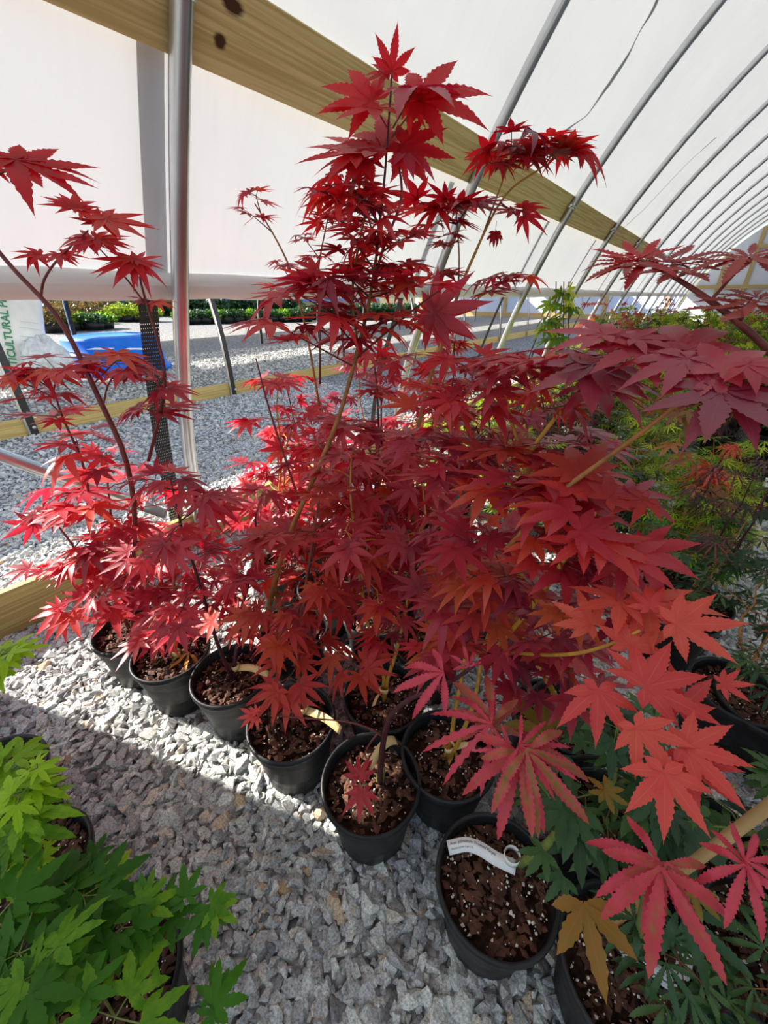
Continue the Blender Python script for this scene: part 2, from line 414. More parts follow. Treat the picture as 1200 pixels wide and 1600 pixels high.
# ------------------------------------------------------------------ the tunnel
PROF = [(-1.89, 0), (-1.84, .55), (-1.73, .87), (-1.57, 1.3), (-1.45, 1.55), (-1.31, 1.87), (-1.10, 2.18), (-.98, 2.38), (-.765, 2.67), (-.59, 2.877), (-.26, 3.25), (.15, 3.62), (.7, 4.05), (1.4, 4.5), (2.3, 4.9)]
PX = np.array([p[0] for p in PROF]); PZ = np.array([p[1] for p in PROF])
_s = np.concatenate([[0], np.cumsum(np.hypot(np.diff(PX), np.diff(PZ)))])
_d = np.linspace(0, _s[-1], 46)
def _sm(a):
    q = np.interp(_d, _s, a)
    for _ in range(4):
        q[1:-1] = (q[:-2] + 2 * q[1:-1] + q[2:]) / 4
    return q
AX, AZ = _sm(PX), _sm(PZ)
def wall_x(z, off=0.0): return float(np.interp(z, AZ, AX)) - off
def half_profile(z0=0.0, off=0.0):
    k = AZ > z0 + .01
    x = np.concatenate([[np.interp(z0, AZ, AX)], AX[k]]); z = np.concatenate([[z0], AZ[k]])
    tx, tz = np.gradient(x), np.gradient(z); L = np.hypot(tx, tz) + 1e-9
    return x - off * tz / L, z + off * tx / L
def on_film(x, y, off=.05):
    d = ray(x, y)
    for t in np.arange(.3, 60, .004):
        p = CAM + d * t
        if p[0] < wall_x(p[2], off): return p
    return p
CX = 2.3
END_Y, BACK_Y = 26.0, -3.2

# floor
fm = Mesh()
fm.sheet([[(x, y, 0) for y in (-12, -2, 8, 20, 60)] for x in (-60, -20, -6, 0, 14)][::-1])
tag(fm.build('floor', 'gravel_bed', smooth=False), kind='structure')

# loose gravel stones
rs = np.random.RandomState(5)
def hull_shapes(n):
    import bmesh
    out_ = []
    for i in range(n):
        bm = bmesh.new()
        p = rs.normal(size=(13, 3)); p /= np.linalg.norm(p, axis=1)[:, None]
        p *= np.array([1.0, rs.uniform(.6, .9), rs.uniform(.4, .7)]) * rs.uniform(.85, 1.1, (13, 1))
        for q in p: bm.verts.new(q)
        r_ = bmesh.ops.convex_hull(bm, input=bm.verts)
        bmesh.ops.triangulate(bm, faces=bm.faces)
        bm.verts.index_update()
        out_.append((np.array([v.co[:] for v in bm.verts]), np.array([[v.index for v in f.verts] for f in bm.faces])))
        bm.free()
    return out_
def project(P):
    q = P - CAM; z = q @ FWD
    return 600 + F_PX * (q @ RIGHT) / z, 800 - F_PX * (q @ UP) / z, z
def scatter_stones():
    shapes = hull_shapes(28)
    P = []; R = []
    def region(x0, x1, y0, y1, step, size, layers=1):
        for l in range(layers):
            gx, gy = np.meshgrid(np.arange(x0, x1, step), np.arange(y0, y1, step))
            p = np.stack([gx.ravel(), gy.ravel(), np.full(gx.size, 0.0)], 1)
            p[:, :2] += rs.uniform(-.5, .5, (len(p), 2)) * step
            u, v, z = project(p)
            k = (z > .1) & (u > -160) & (u < 1620) & (v > 440) & (v < 1850)
            p = p[k]; P.append(p); R.append(size * rs.lognormal(0, .33, len(p)))
            P[-1][:, 2] = rs.uniform(-.3, .35, len(p)) * size + l * size * .35
    region(-3.2, 1.0, -1.0, 3.2, .0200, .0138, 2)
    region(-5.6, -3.2, -.6, 4.6, .030, .0165, 1)
    region(-3.2, 1.0, 3.2, 5.2, .034, .019, 1)
    region(1.0, 2.2, .2, 3.4, .026, .0150, 1)
    region(-9.5, -5.6, 0.0, 8.5, .060, .028, 1)
    P = np.concatenate(P); R = np.minimum(np.concatenate(R), .034)
    # keep stones clear of the two baseboards
    for bx in (-1.925, -5.08): 
        k = ~((np.abs(P[:, 0] - bx) < .022)); P = P[k]; R = R[k]
    n = len(P); ids = rs.randint(0, len(shapes), n)
    V = []; T = []; A = []; base = 0
    for i, (sv, sf) in enumerate(shapes):
        k = np.where(ids == i)[0]; m_ = len(k)
        if not m_: continue
        a = rs.uniform(0, 2 * pi, m_); tx = rs.normal(0, .35, m_); ty = rs.normal(0, .35, m_)
        ca, sa = np.cos(a), np.sin(a)
        Z = np.zeros(m_); O = np.ones(m_)
        Rz = np.stack([np.stack([ca, -sa, Z], 1), np.stack([sa, ca, Z], 1), np.stack([Z, Z, O], 1)], 1)
        Rx = np.stack([np.stack([O, Z, Z], 1), np.stack([Z, np.cos(tx), -np.sin(tx)], 1), np.stack([Z, np.sin(tx), np.cos(tx)], 1)], 1)
        Ry = np.stack([np.stack([np.cos(ty), Z, np.sin(ty)], 1), np.stack([Z, O, Z], 1), np.stack([-np.sin(ty), Z, np.cos(ty)], 1)], 1)
        M = Rz @ Rx @ Ry
        v = np.einsum('nij,vj->nvi', M, sv) * R[k][:, None, None] * 1.15 + P[k][:, None, :]
        f = sf[None] + (np.arange(m_) * len(sv))[:, None, None] + base
        V.append(v.reshape(-1, 3)); T.append(f.reshape(-1, 3)); A.append(np.repeat(rs.uniform(0, 1, m_), len(sv)))
        base += m_ * len(sv)
    o = build('gravel', np.concatenate(V), [np.concatenate(T)], 'granite_stone', smooth=False, attr={'stone': ('FLOAT', np.concatenate(A))})
    tag(o, 'loose grey crushed granite gravel covering the ground', 'gravel', kind='stuff')
    return n
N_STONES = scatter_stones()

# film roof, hip to hip
hx, hz = half_profile(1.84, .10)
fx = np.concatenate([hx, (2 * CX - hx)[::-1][1:]]); fz = np.concatenate([hz, hz[::-1][1:]])
ys = np.linspace(BACK_Y, END_Y, 102)
g = np.zeros((len(ys), len(fx), 3))
for i, y in enumerate(ys):
    ph = ((y - .883) / 1.74) % 1.0
    sag = .018 * math.sin(ph * pi)
    g[i, :, 0] = fx + np.sin(np.arange(len(fx)) * .0) * 0 + sag * np.sign(CX - fx) * .6
    g[i, :, 1] = y; g[i, :, 2] = fz - sag * .5
fm = Mesh(); fm.sheet(g)
tag(fm.build('ceiling', 'white_film'), kind='structure')
# opposite side wall, film down to a rolled edge height
wx, wz = half_profile(0, .05); k = wz <= 1.95
kx = 2 * CX - wx[k]; kz = wz[k]
fm = Mesh(); fm.sheet([[(x, y, z) for x, z in zip(kx, kz) if z > .9] for y in (BACK_Y, 5, 15, END_Y)])
tag(fm.build('wall_right', 'white_film'), kind='structure')

# roll-up side curtain: film panel and its rolled bottom edge
cur = empty('roll_up_curtain', (wall_x(1.2), 0, 1.2))
tag(cur, 'white greenhouse film side curtain rolled up to head height along the hip board', 'curtain')
ROLL_Z, ROLL_R = 1.232, .044
def roll_x(): return wall_x(1.24, .10)
ys2 = np.linspace(-.30, END_Y, 220)
rr = np.random.RandomState(2)
wav = np.convolve(rr.normal(0, 1, len(ys2) + 8), np.ones(6) / 6, 'same')[:len(ys2)]
zz = np.linspace(1.26, 1.97, 12)
g = [[(wall_x(z, .105) - .010 * wav[i] * math.sin((z - 1.26) / .71 * pi), y, z) for z in zz] for i, y in enumerate(ys2)]
fm = Mesh(); fm.sheet(g); fm.build('curtain_film', 'white_film', cur, origin=cur.location)
prof = []
gg = []
ys3 = np.linspace(-.30, END_Y, 520)
w2 = np.convolve(rr.normal(0, 1, len(ys3) + 8), np.ones(5) / 5, 'same')
for i, y in enumerate(ys3):
    ring = []
    for a in np.linspace(0, 2 * pi, 21):
        rad = ROLL_R * (1 + .05 * math.sin(3 * a + y * 9 + 2 * w2[i]) + .035 * w2[i])
        ring.append((roll_x() + rad * cos(a), y, ROLL_Z + rad * 1.05 * sin(a)))
    gg.append(ring)
fm = Mesh(); fm.sheet(gg); ro = fm.build('rolled_edge', 'roll_film', cur, origin=cur.location)
# added film panel on the same side, out of view, shades the near gravel
fm = Mesh(); fm.sheet([[(wall_x(z, .105), y, z) for z in np.linspace(0.02, 1.97, 14)] for y in np.linspace(BACK_Y, -.20, 12)])
tag(fm.build('added_shade_panel', 'white_film'), kind='structure')

# bows (galvanised hoops)
BOW_Y = [.883 + 1.74 * i for i in range(-1, 14)]
def bow_mesh(step=1):
    x, z = half_profile(0, 0)
    x = np.concatenate([x, (2 * CX - x)[::-1][1:]]); z = np.concatenate([z, z[::-1][1:]])
    return np.stack([x, np.zeros(len(x)), z], 1)[::step]
bowm = Mesh(); bowm.tube(bow_mesh(), .029, 14)
cl = Mesh()
cz = 1.87; cxx = wall_x(cz)
tdir = np.array([wall_x(cz + .05) - wall_x(cz - .05), 0, .1]); tdir /= np.linalg.norm(tdir)
cl.tube([np.array([cxx, 0, cz]) - tdir * .013, np.array([cxx, 0, cz]) + tdir * .013], .034, 14)
cl.box((cxx - .01, -.040, cz), (.05, .020, .022)); cl.tube([(cxx + .02, -.045, cz), (cxx - .06, -.045, cz)], .006, 6); cl.tube([(cxx + .018, -.045, cz), (cxx + .03, -.045, cz)], .012, 6)
place_words = ['overhead behind the photographer', 'nearest bow, upright steel pipe in front of the black mesh strip', 'second bow, behind the tall maple']
ordn = ['first', 'second', 'third', 'fourth', 'fifth', 'sixth', 'seventh', 'eighth', 'ninth', 'tenth', 'eleventh', 'twelfth', 'thirteenth', 'fourteenth']
bow0 = None
for i, y in enumerate(BOW_Y):
    if bow0 is None:
        bow0 = empty('greenhouse_bow', (0, y, 0)); bowm.build('bow_pipe', 'steel', bow0); c_ = cl.build('pipe_clamp', 'steel_clamp', bow0)
        b_ = bow0
    else:
        b_ = copy_tree(bow0); b_.location = (0, y, 0)
    if i == 0: lab = 'galvanised steel bow nearest the open back end, before the one at the black mesh'
    elif i == 1: lab = 'nearest galvanised steel bow, rising upright in front of the black mesh strip'
    elif i == 2: lab = 'galvanised steel bow crossing the hip board just behind the tallest maple'
    else: lab = 'galvanised steel bow, %s one beyond the bow at the black mesh strip' % ordn[i - 2]
    tag(b_, lab, 'greenhouse frame', 'galvanised bows of the tunnel')

# lumber, grain along local X -> world Y
def plank(name, x, z, y0, y1, th, ht, mat, label, kind=None, lean=0.0):
    L = y1 - y0
    m_ = Mesh(); m_.box((L / 2, 0, 0), (L, th, ht))
    o = m_.build(name, mat, smooth=False)
    o.location = (x, y0, z); o.rotation_euler = (lean, 0, pi / 2)
    bv = o.modifiers.new('edge', 'BEVEL'); bv.width = .003; bv.segments = 1
    tag(o, label, 'board' if label else None, kind=kind)
    return o
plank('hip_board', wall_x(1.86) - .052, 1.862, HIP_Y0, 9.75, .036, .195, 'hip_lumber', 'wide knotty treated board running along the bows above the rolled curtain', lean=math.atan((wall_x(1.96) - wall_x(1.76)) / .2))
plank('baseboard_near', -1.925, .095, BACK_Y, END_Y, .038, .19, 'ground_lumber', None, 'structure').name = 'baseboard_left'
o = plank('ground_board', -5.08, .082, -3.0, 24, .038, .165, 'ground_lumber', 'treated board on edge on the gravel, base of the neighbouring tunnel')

# diagonal steel brace low by the nearest bow
p0, p1 = at_x(-60, 690, -1.80), at_x(170, 772, -1.80)
br = Mesh(); br.tube([p0 + (p0 - p1) * 1.2, p0, p1, p1 + (p1 - p0) * .55], .023, 12)
tag(br.build('steel_brace', 'steel', origin=(p1)), 'galvanised pipe brace sloping down to the foot of the nearest bow', 'pipe brace').location = p1

# straps outside the film
def profile_strap(name, y, z0, z1, w, off, mat, wob=0.0, thick=.004, n=26, dy=0.0):
    zs = np.linspace(z0, z1, n)
    g_ = [[(wall_x(z, off), y + dy * (1 - (z - z0) / (z1 - z0)) + s_ * w / 2 + wob * math.sin(z * 9), z) for s_ in (-1, 1)] for z in zs]
    m_ = Mesh(); m_.sheet(g_, thick=thick)
    return m_.build(name, mat, smooth=False)
for i in range(1, 9):
    y = BOW_Y[i + 1] - .055 if i >= 1 else 0
    o = profile_strap('strap', y - .03, .12, 1.80, .05, .16, 'black_strap', dy=-.03)
    tag(o, 'black webbing strap behind the %s bow beyond the black mesh strip' % ordn[i - 1], 'strap', 'black webbing straps outside the curtain')
# perforated mesh strip behind the nearest bow
def mesh_strip():
    m_ = Mesh()
    ncol, nrow = 9, 120
    y0, w = .803, .075; z0, z1 = .02, 1.86
    for r_ in range(nrow):
        za, zb = z0 + (z1 - z0) * r_ / nrow, z0 + (z1 - z0) * (r_ + 1) / nrow
        for c in range(ncol):
            ya, yb = y0 + w * c / ncol, y0 + w * (c + 1) / ncol
            h = .15 if za < 1.15 else .02
            pt = lambda u, v: (wall_x(za + (zb - za) * v, .16), ya + (yb - ya) * u, za + (zb - za) * v)
            q = [pt(0, 0), pt(1, 0), pt(1, 1), pt(0, 1), pt(.5 - h * .8, .5 - h), pt(.5 + h * .8, .5 - h), pt(.5 + h * .8, .5 + h), pt(.5 - h * .8, .5 + h)]
            m_.add(q, [[0, 1, 5, 4], [1, 2, 6, 5], [2, 3, 7, 6], [3, 0, 4, 7]])
    return m_.build('mesh_strip', 'black_strap', smooth=False)
tag(mesh_strip(), 'black perforated mesh strip hanging outside beside the nearest bow', 'mesh')
# long wavy strap lying on the film between two bows, and a thin cord further on
def film_strap(name, pix, w, label, off=.118, wav=0.0):
    P = np.array([on_film(*p, off=.05) for p in pix])
    n = 60
    tt = np.linspace(0, 1, n); s_ = np.linspace(0, 1, len(P))
    Z = np.interp(tt, s_, P[:, 2]); Y = np.interp(tt, s_, P[:, 1]) + wav * np.sin(tt * 26)
    rowsg = []
    for i in range(n):
        ww = w * (.75 + .45 * math.sin(tt[i] * 17)) if wav else w
        rowsg.append([(wall_x(Z[i], off), Y[i] - ww / 2, Z[i]), (wall_x(Z[i], off), Y[i] + ww / 2, Z[i])])
    m_ = Mesh(); m_.sheet(rowsg, thick=.003)
    tag(m_.build(name, 'black_strap', smooth=False), label, 'strap')
film_strap('webbing_strap', [(882, 222), (893, 205), (930, 175), (970, 125), (1002, 72), (1030, 25), (1055, -25), (1110, -120)], .045, 'twisted dark webbing strap over the film between two bows', wav=.014)
film_strap('cord', [(980, 356), (1015, 325), (1050, 288), (1088, 250), (1130, 213)], .018, 'thin dark cord over the film past the hip board end')

# end wall of this tunnel with timber frame
xs_, zs_ = half_profile(0, .02)
ex = np.concatenate([xs_, (2 * CX - xs_)[::-1][1:]]); ez = np.concatenate([zs_, zs_[::-1][1:]])
m_ = Mesh(); m_.sheet([[(x, END_Y, 0), (x, END_Y, z)] for x, z in zip(ex, ez)], thick=.02)
tag(m_.build('wall_back', 'end_film', smooth=False), kind='structure')
tr = 1
for (xa, za, xb, zb) in [(.35, 0, .35, 3.75), (2.3, 0, 2.3, 4.85), (4.2, 0, 4.2, 3.7), (-1.4, 1.55, 6.0, 1.55), (.35, 3.05, 4.2, 3.05), (-.6, 0, -.6, 2.8)]:
    m_ = Mesh()
    if xa == xb: m_.box((xa, END_Y - .06, (za + zb) / 2), (.14, .08, zb - za))
    else: m_.box(((xa + xb) / 2, END_Y - .12, za), (xb - xa, .05, .14))
    tag(m_.build('trim_%d' % tr, 'far_lumber', smooth=False), kind='structure'); tr += 1

# ------------------------------------------------------------------ the neighbouring tunnel and things beyond
NX = -5.03
nb = Mesh()
def neigh_profile():
    a = np.linspace(0, pi, 40)
    cx_ = NX - 2.6
    x = cx_ + 2.6 * np.cos(a); z = 3.0 * np.sin(a) ** .82
    return np.stack([x, np.zeros(40), z], 1)
NP = neigh_profile()
nroot0 = None
for i in range(-1, 10):
    y = 1.0 + i * 2.25
    if nroot0 is None:
        nroot0 = empty('neighbour_bow', (0, y, 0))
        m_ = Mesh(); P = NP; T = np.gradient(P, axis=0)
        m_.sheet([[tuple(p + np.array([0, s_ * .03, 0])) for s_ in (-1, 1)] for p in P], thick=.035); m_.build('dark_bow_face', 'black_strap', nroot0, smooth=False)
        m_ = Mesh(); m_.sheet([[tuple(p + np.array([0, s_ * .009 - .042, 0])) for s_ in (-1, 1)] for p in P], thick=.02); m_.build('pale_bow_edge', 'steel', nroot0, smooth=False)
        m_ = Mesh(); m_.lathe([(0, 0), (.016, 0), (.016, .01), (.008, .012), (0, .012)], 10); b_ = m_.build('bolt', 'steel_clamp', nroot0); b_.rotation_euler = (0, pi / 2, 0); b_.location = (NX + .04, 0, .08)
        b_ = nroot0
    else:
        b_ = copy_tree(nroot0); b_.location = (0, y, 0)
    tag(b_, 'black-faced bow of the neighbouring tunnel, %s along its base board' % ordn[i + 1], 'greenhouse frame', 'dark bows of the neighbouring tunnel')
m_ = Mesh(); m_.sheet([[(p[0], y, p[2] + .03) for p in NP if p[2] > 1.75] for y in (-8, 2, 12, 27.34)])
tag(m_.build('neighbour_or_added_film', 'white_film'), 'white film roof of the neighbouring tunnel beyond the gravel strip', 'greenhouse film')

m_ = Mesh(); m_.sheet([[(p[0] - 5.9, y, p[2] + .03) for p in NP if p[2] > 1.75] for y in (-8, 2, 12, 27.34)])  # unseen second roof, added to extend the shade over the far gravel
tag(m_.build('neighbour_or_added_film', 'white_film'), 'added unseen white film roof shading the gravel around the growing trays', 'greenhouse film')
# timber and pale blue end panel far off
ep = empty('far_end_wall', (-10, 27.5, 0)); tag(ep, 'pale blue end wall panel with timber frame far beyond the curtain', 'end wall')
m_ = Mesh(); m_.box((0, 0, 1.5), (16, .05, 3.0)); m_.build('blue_panel', 'pale_panel', ep, smooth=False)
for k_, x in enumerate((-7.5, -4.2, -1.2, 1.8, 4.6, 7.5)):
    m_ = Mesh(); m_.box((x, -.06, 1.5), (.22, .08, 3.0)); m_.build('stud', 'far_lumber', ep, smooth=False)
m_ = Mesh(); m_.box((0, -.08, .12), (16, .08, .3)); m_.build('base_rail', 'far_lumber', ep, smooth=False)
lb = empty('long_blue_wall', (-31, 18, 0)); tag(lb, 'low blue side wall with a timber base rail behind the tray plants', 'side wall')
m_ = Mesh(); m_.box((0, 0, .75), (.08, 44, 2.1)); m_.build('blue_panel', 'blue_panel', lb, smooth=False)
m_ = Mesh(); m_.box((.09, 0, .58), (.06, 44, .22)); m_.build('base_rail', 'far_lumber', lb, smooth=False)

# perlite bag
def perlite_bag():
    base = at_z(24, 600, 0.0)
    rt = empty('perlite_bag', tuple(base))
    yaw_ = math.atan2(base[0], -base[1]) * 0 + math.atan2(-base[0], base[1])
    rt.rotation_euler = (0, radians(11), yaw_)
    W, Hh, T = .95, 1.45, .34
    S = []
    nu, nv = 24, 26
    for i in range(nv + 1):
        v = i / nv; row = []
        for j in range(nu + 1):
            a = 2 * pi * j / nu
            c_, s_ = cos(a), sin(a)
            ex_ = math.copysign(abs(c_) ** .55, c_); ey = math.copysign(abs(s_) ** .8, s_)
            pinch = min(1, (1 - v) * 7 + .12, v * 9 + .35)
            row.append((ex_ * W / 2 * (1 - .05 * math.sin(v * pi)), ey * T / 2 * pinch * (1 + .1 * math.sin(v * 11 + a * 2)), v * Hh))
        S.append(row)
    m_ = Mesh(); m_.sheet(S); m_.build('bag_body', 'bag_white', rt)
    cu = bpy.data.curves.new('green_lettering', 'FONT'); cu.body = 'HORTICULTURAL PERLITE'; cu.size = .128; cu.extrude = .001; cu.offset = .0035
    tmp = bpy.data.objects.new('green_lettering', cu); col.objects.link(tmp)
    me = bpy.data.meshes.new_from_object(tmp.evaluated_get(bpy.context.evaluated_depsgraph_get())); bpy.data.objects.remove(tmp)
    me.materials.clear(); me.materials.append(MATS['ink_green'])
    o = bpy.data.objects.new('green_lettering', me); col.objects.link(o); o.parent = rt
    o.rotation_euler = Matrix(((0, -1, 0), (0, 0, -1), (1, 0, 0))).to_euler(); o.location = (.05, -T / 2 - .035, .02)
    for z, l in ((.92, .2), (.84, .24), (.72, .26), (.66, .22), (.58, .22), (.36, .2)):
        m_ = Mesh(); m_.box((.27, -T / 2 - .03, z), (l, .004, .007)); m_.build('printed_line', 'ink_pale', rt, smooth=False)
    tag(rt, 'large white bag lettered horticultural perlite standing on the gravel', 'bag')
perlite_bag()
# clear plastic bundle between the bag and the blue tub
def lumpy(name, c, r, mat, label, cat, seed):
    q = np.random.RandomState(seed); m_ = Mesh(); rows_ = []
    for i in range(17):
        th = pi * i / 16
        rows_.append([tuple(np.array([sin(th) * cos(a), sin(th) * sin(a), cos(th)]) * np.array(r) * (1 + .10 * sin(3 * a + 5 * th + seed) + .06 * sin(7 * a - 4 * th))) for a in np.linspace(0, 2 * pi, 25)])
    m_.sheet(rows_); o = m_.build(name, mat); o.location = c; tag(o, label, cat); return o
c = at_z(88, 600, 0); lumpy('plastic_bundle', (c[0], c[1], .30), (.30, .30, .36), 'clear_bag', 'crumpled clear plastic bundle between the white bag and the blue tub', 'plastic bag', 3)
# overturned blue tub
c = at_z(187, 578, 0)
tub = empty('blue_tub', (c[0], c[1], 0), radians(-25)); tag(tub, 'overturned round blue plastic tub on the gravel with two white stickers', 'tub')
m_ = Mesh(); m_.lathe([(.88 * a_, 1.35 * b_) for a_, b_ in [(.96, 0), (1.0, .02), (1.0, .05), (.92, .06), (.90, .22), (.88, .235), (.86, .24), (.84, .40), (.82, .425), (.6, .445), (.55, .43), (.0, .44)]], 56)
m_.build('tub_body', 'blue_plastic', tub)
for (px_, py_) in ((157, 545), (213, 545)):
    p = at_z(px_, py_, .603)
    m_ = Mesh(); m_.box((0, 0, 0), (.16, .26, .004)); s_ = m_.build('sticker', 'tag_white', tub, smooth=False)
    s_.location = tuple(Matrix.Rotation(radians(25), 3, 'Z') @ (Vector(p) - Vector((c[0], c[1], 0)))); s_.rotation_euler = (0, 0, radians(-30))

# ------------------------------------------------------------------ leaves
def leaf_template(lobes, W=.15, S=6, serr=.0, fold=.18, droop=.25, tipexp=1.5, seed=0, waves=0.0):
    q = np.random.RandomState(seed)
    V = []; F4 = []; A = []
    n = 0
    for li, (ang, ln) in enumerate(lobes):
        ang = radians(ang + q.uniform(-4, 4)); ln = ln * q.uniform(.92, 1.06)
        ts = np.linspace(0, 1, S + 1)
        pk = ts * (1 - ts) ** tipexp; tpk = 1 / (1 + tipexp); w = W * pk / (tpk * (1 - tpk) ** tipexp)
        w = np.maximum(w, W * .34 * np.clip(1 - ts * 2.4, 0, 1)) * (0.55 + .45 * ln)
        if serr: w = w * (1 + serr * np.where(np.arange(S + 1) % 2 == 0, 1, -1) * (ts > .12) * (ts < .97))
        w[-1] = 0.001
        dr = droop * q.uniform(.5, 1.5); bend = q.uniform(-.06, .06)
        cx_, cy_ = ts * ln * 0 + bend * ts ** 2 * ln, ts * ln
        z = .05 * ts - dr * ts ** 2 * ln + waves * np.sin(ts * 9 + li)
        d = np.array([sin(ang), cos(ang)]); p = np.array([cos(ang), -sin(ang)])
        sweep = (.25 if serr else .0) * w
        for s_ in (-1, 0, 1):
            x = d[0] * (cy_ + (sweep if s_ else 0)) + p[0] * (cx_ + s_ * w); y = d[1] * (cy_ + (sweep if s_ else 0)) + p[1] * (cx_ + s_ * w)
            V.append(np.stack([x, y, z + (fold * w if s_ else 0) + li * .0015], 1)); A.append(np.stack([np.full(S + 1, abs(s_)), ts], 1))
        for i in range(S):
            a = n + i; b_ = n + (S + 1) + i; c_ = n + 2 * (S + 1) + i
            F4.append([a, b_, b_ + 1, a + 1]); F4.append([b_, c_, c_ + 1, b_ + 1])
        n += 3 * (S + 1)
    return np.concatenate(V), np.array(F4), np.concatenate(A)
L7 = [(0, 1.0), (-36, .92), (36, .92), (-73, .70), (73, .70), (-116, .38), (116, .38)]
L5 = [(0, 1.0), (-42, .85), (42, .85), (-88, .55), (88, .55)]
LF = [(0, 1.0), (-38, .90), (38, .94), (-78, .66), (78, .62), (-124, .36), (124, .32)]
TPL = {
    'mid': [leaf_template(L7, .108, 6, 0, .2, dr, 1.5, i) for i, dr in enumerate((.04, .14, .26, .10, .40))],
    'fine': [leaf_template(LF, .122, 20, .11, .16, dr, 1.5, i + 9, .003) for i, dr in enumerate((.06, .2, .32, .14, .26))],
    'low': [leaf_template(L5, .13, 3, 0, .12, dr, 1.2, i + 3) for i, dr in enumerate((.15, .35, .3))],
    'lace': [leaf_template([(0, 1), (-32, .95), (32, .95), (-66, .85), (66, .85), (-104, .6), (104, .6)], .050, 16, .30, .2, dr, .9, i + 5, .015) for i, dr in enumerate((.35, .6, .8))],
    'jag': [leaf_template([(0, 1), (-40, .88), (40, .88), (-84, .62), (84, .62)], .082, 26, .16, .30, dr, .85, i + 15, .035) for i, dr in enumerate((.3, .55, .7))],
    'jagflat': [leaf_template([(0, 1), (-40, .92), (40, .88), (-82, .62), (82, .66)], .085, 22, .26, .2, dr, 1.0, i + 35, .01) for i, dr in enumerate((.04, .14, -.06))],
    'broad': [leaf_template(L5, .135, 12, .12, .12, dr, 1.15, i + 21, .01) for i, dr in enumerate((.1, .28, .4))],
    'tiny': [leaf_template([(0, 1), (-50, .7), (50, .7)], .2, 2, 0, .1, .3, 1.0, i) for i in range(2)],
}
UPV = np.array([0, 0, 1.0])
def unit(v): v = np.asarray(v, float); return v / (np.linalg.norm(v) + 1e-12)
class Foliage:
    def __init__(s, rnd): s.items = {}; s.r = rnd
    def leaf(s, base, d, nrm, size, tpl='mid', tint=None, mi=0):
        s.items.setdefault((tpl, s.r.randint(len(TPL[tpl])), mi), []).append((base, d, nrm, size, s.r.uniform(0, 1) if tint is None else tint))
    def mesh(s, name, mats, parent, origin):
        M = Mesh()
        for (tpl, k, mi), L in s.items.items():
            V, F4, A = TPL[tpl][k]; n = len(L)
            B = np.array([l[0] for l in L]); D = np.array([l[1] for l in L]); N = np.array([l[2] for l in L]); Z = np.array([l[3] for l in L]); T = np.array([l[4] for l in L])
            D /= np.linalg.norm(D, axis=1)[:, None] + 1e-9
            N = N - D * np.sum(N * D, 1)[:, None]; N /= np.linalg.norm(N, axis=1)[:, None] + 1e-9
            X = np.cross(D, N)
            R = np.stack([X, D, N], 2)
            v = np.einsum('nij,vj->nvi', R, V) * Z[:, None, None] + B[:, None, :]
            f = F4[None] + (np.arange(n) * len(V))[:, None, None]
            at_ = np.zeros((n, len(V), 4)); at_[..., 0] = T[:, None]; at_[..., 1:3] = A[None]; at_[..., 3] = 1
            M.add(v.reshape(-1, 3), f.reshape(-1, 4), mi, at_.reshape(-1, 4))
        return M.build(name, mats, parent, leafattr=True, origin=origin) if M.n else None

# ------------------------------------------------------------------ pots
POT_R, POT_H, SOIL_Z = .116, .212, .178
pm = Mesh()
pm.lathe([(.0, .004), (.078, .004), (.084, .0), (.086, .012), (.089, .05), (.0965, .10), (.1025, .150), (.104, .158), (.108, .162), (.109, .188), (.114, .191), (.1165, .197), (.117, .206), (.115, POT_H), (.1105, POT_H), (.108, .206), (.106, .19), (.104, .165), (.086, .02), (.0, .018)], 40)
pot_proto = pm.build('pot', 'pot_plastic'); pot_mesh = pot_proto.data; bpy.data.objects.remove(pot_proto)
def soil_mesh(seed, rich):
    q = np.random.RandomState(seed); M = Mesh()
    rows_ = []
    for r_ in np.linspace(0, .1055, 12):
        rows_.append([(r_ * cos(a), r_ * sin(a), SOIL_Z + .006 * math.sin(9 * r_ * 10 + 3 * a) + q.uniform(-.003, .003) * (r_ > 0) - .004 * (r_ / .1) ** 2) for a in np.linspace(0, 2 * pi, 29)])
    for rw in rows_: rw[-1] = rw[0]
    M.sheet(rows_, 0)
    def bits(n, s0, s1, mi, flat=.4):
        for _ in range(n):
            r_ = .098 * math.sqrt(q.uniform()); a = q.uniform(0, 2 * pi); sc = q.uniform(s0, s1)
            pv = q.normal(size=(6, 3)); pv = np.array([[1, 0, 0], [-1, 0, 0], [0, 1, 0], [0, -1, 0], [0, 0, 1], [0, 0, -1]]) * q.uniform(.6, 1.2, (6, 1)) * np.array([sc * q.uniform(1, 2.2 if flat < .9 else 1.1), sc, sc * flat])
            ca, sa = cos(q.uniform(0, 6.28)), 0; th = q.uniform(0, 6.28); Rm = np.array([[cos(th), -sin(th), 0], [sin(th), cos(th), 0], [0, 0, 1]])
            tx = q.normal(0, .4); Rx = np.array([[1, 0, 0], [0, cos(tx), -sin(tx)], [0, sin(tx), cos(tx)]])
            v = pv @ (Rm @ Rx).T + np.array([r_ * cos(a), r_ * sin(a), SOIL_Z + .006 + .004 * q.uniform()])
            M.add(v, [[0, 2, 4], [2, 1, 4], [1, 3, 4], [3, 0, 4], [2, 0, 5], [1, 2, 5], [3, 1, 5], [0, 3, 5]], mi)
    bits(int(150 * rich), .003, .010, 1); bits(int(90 * rich), .0012, .0030 if rich < 1.5 else .0042, 2, 1.0)
    o = M.build('soil', ['potting_soil', 'bark_chip', 'perlite'], smooth=False); me = o.data; bpy.data.objects.remove(o); return me
SOILS = [soil_mesh(i, 1.0 if i < 3 else 1.8) for i in range(5)]
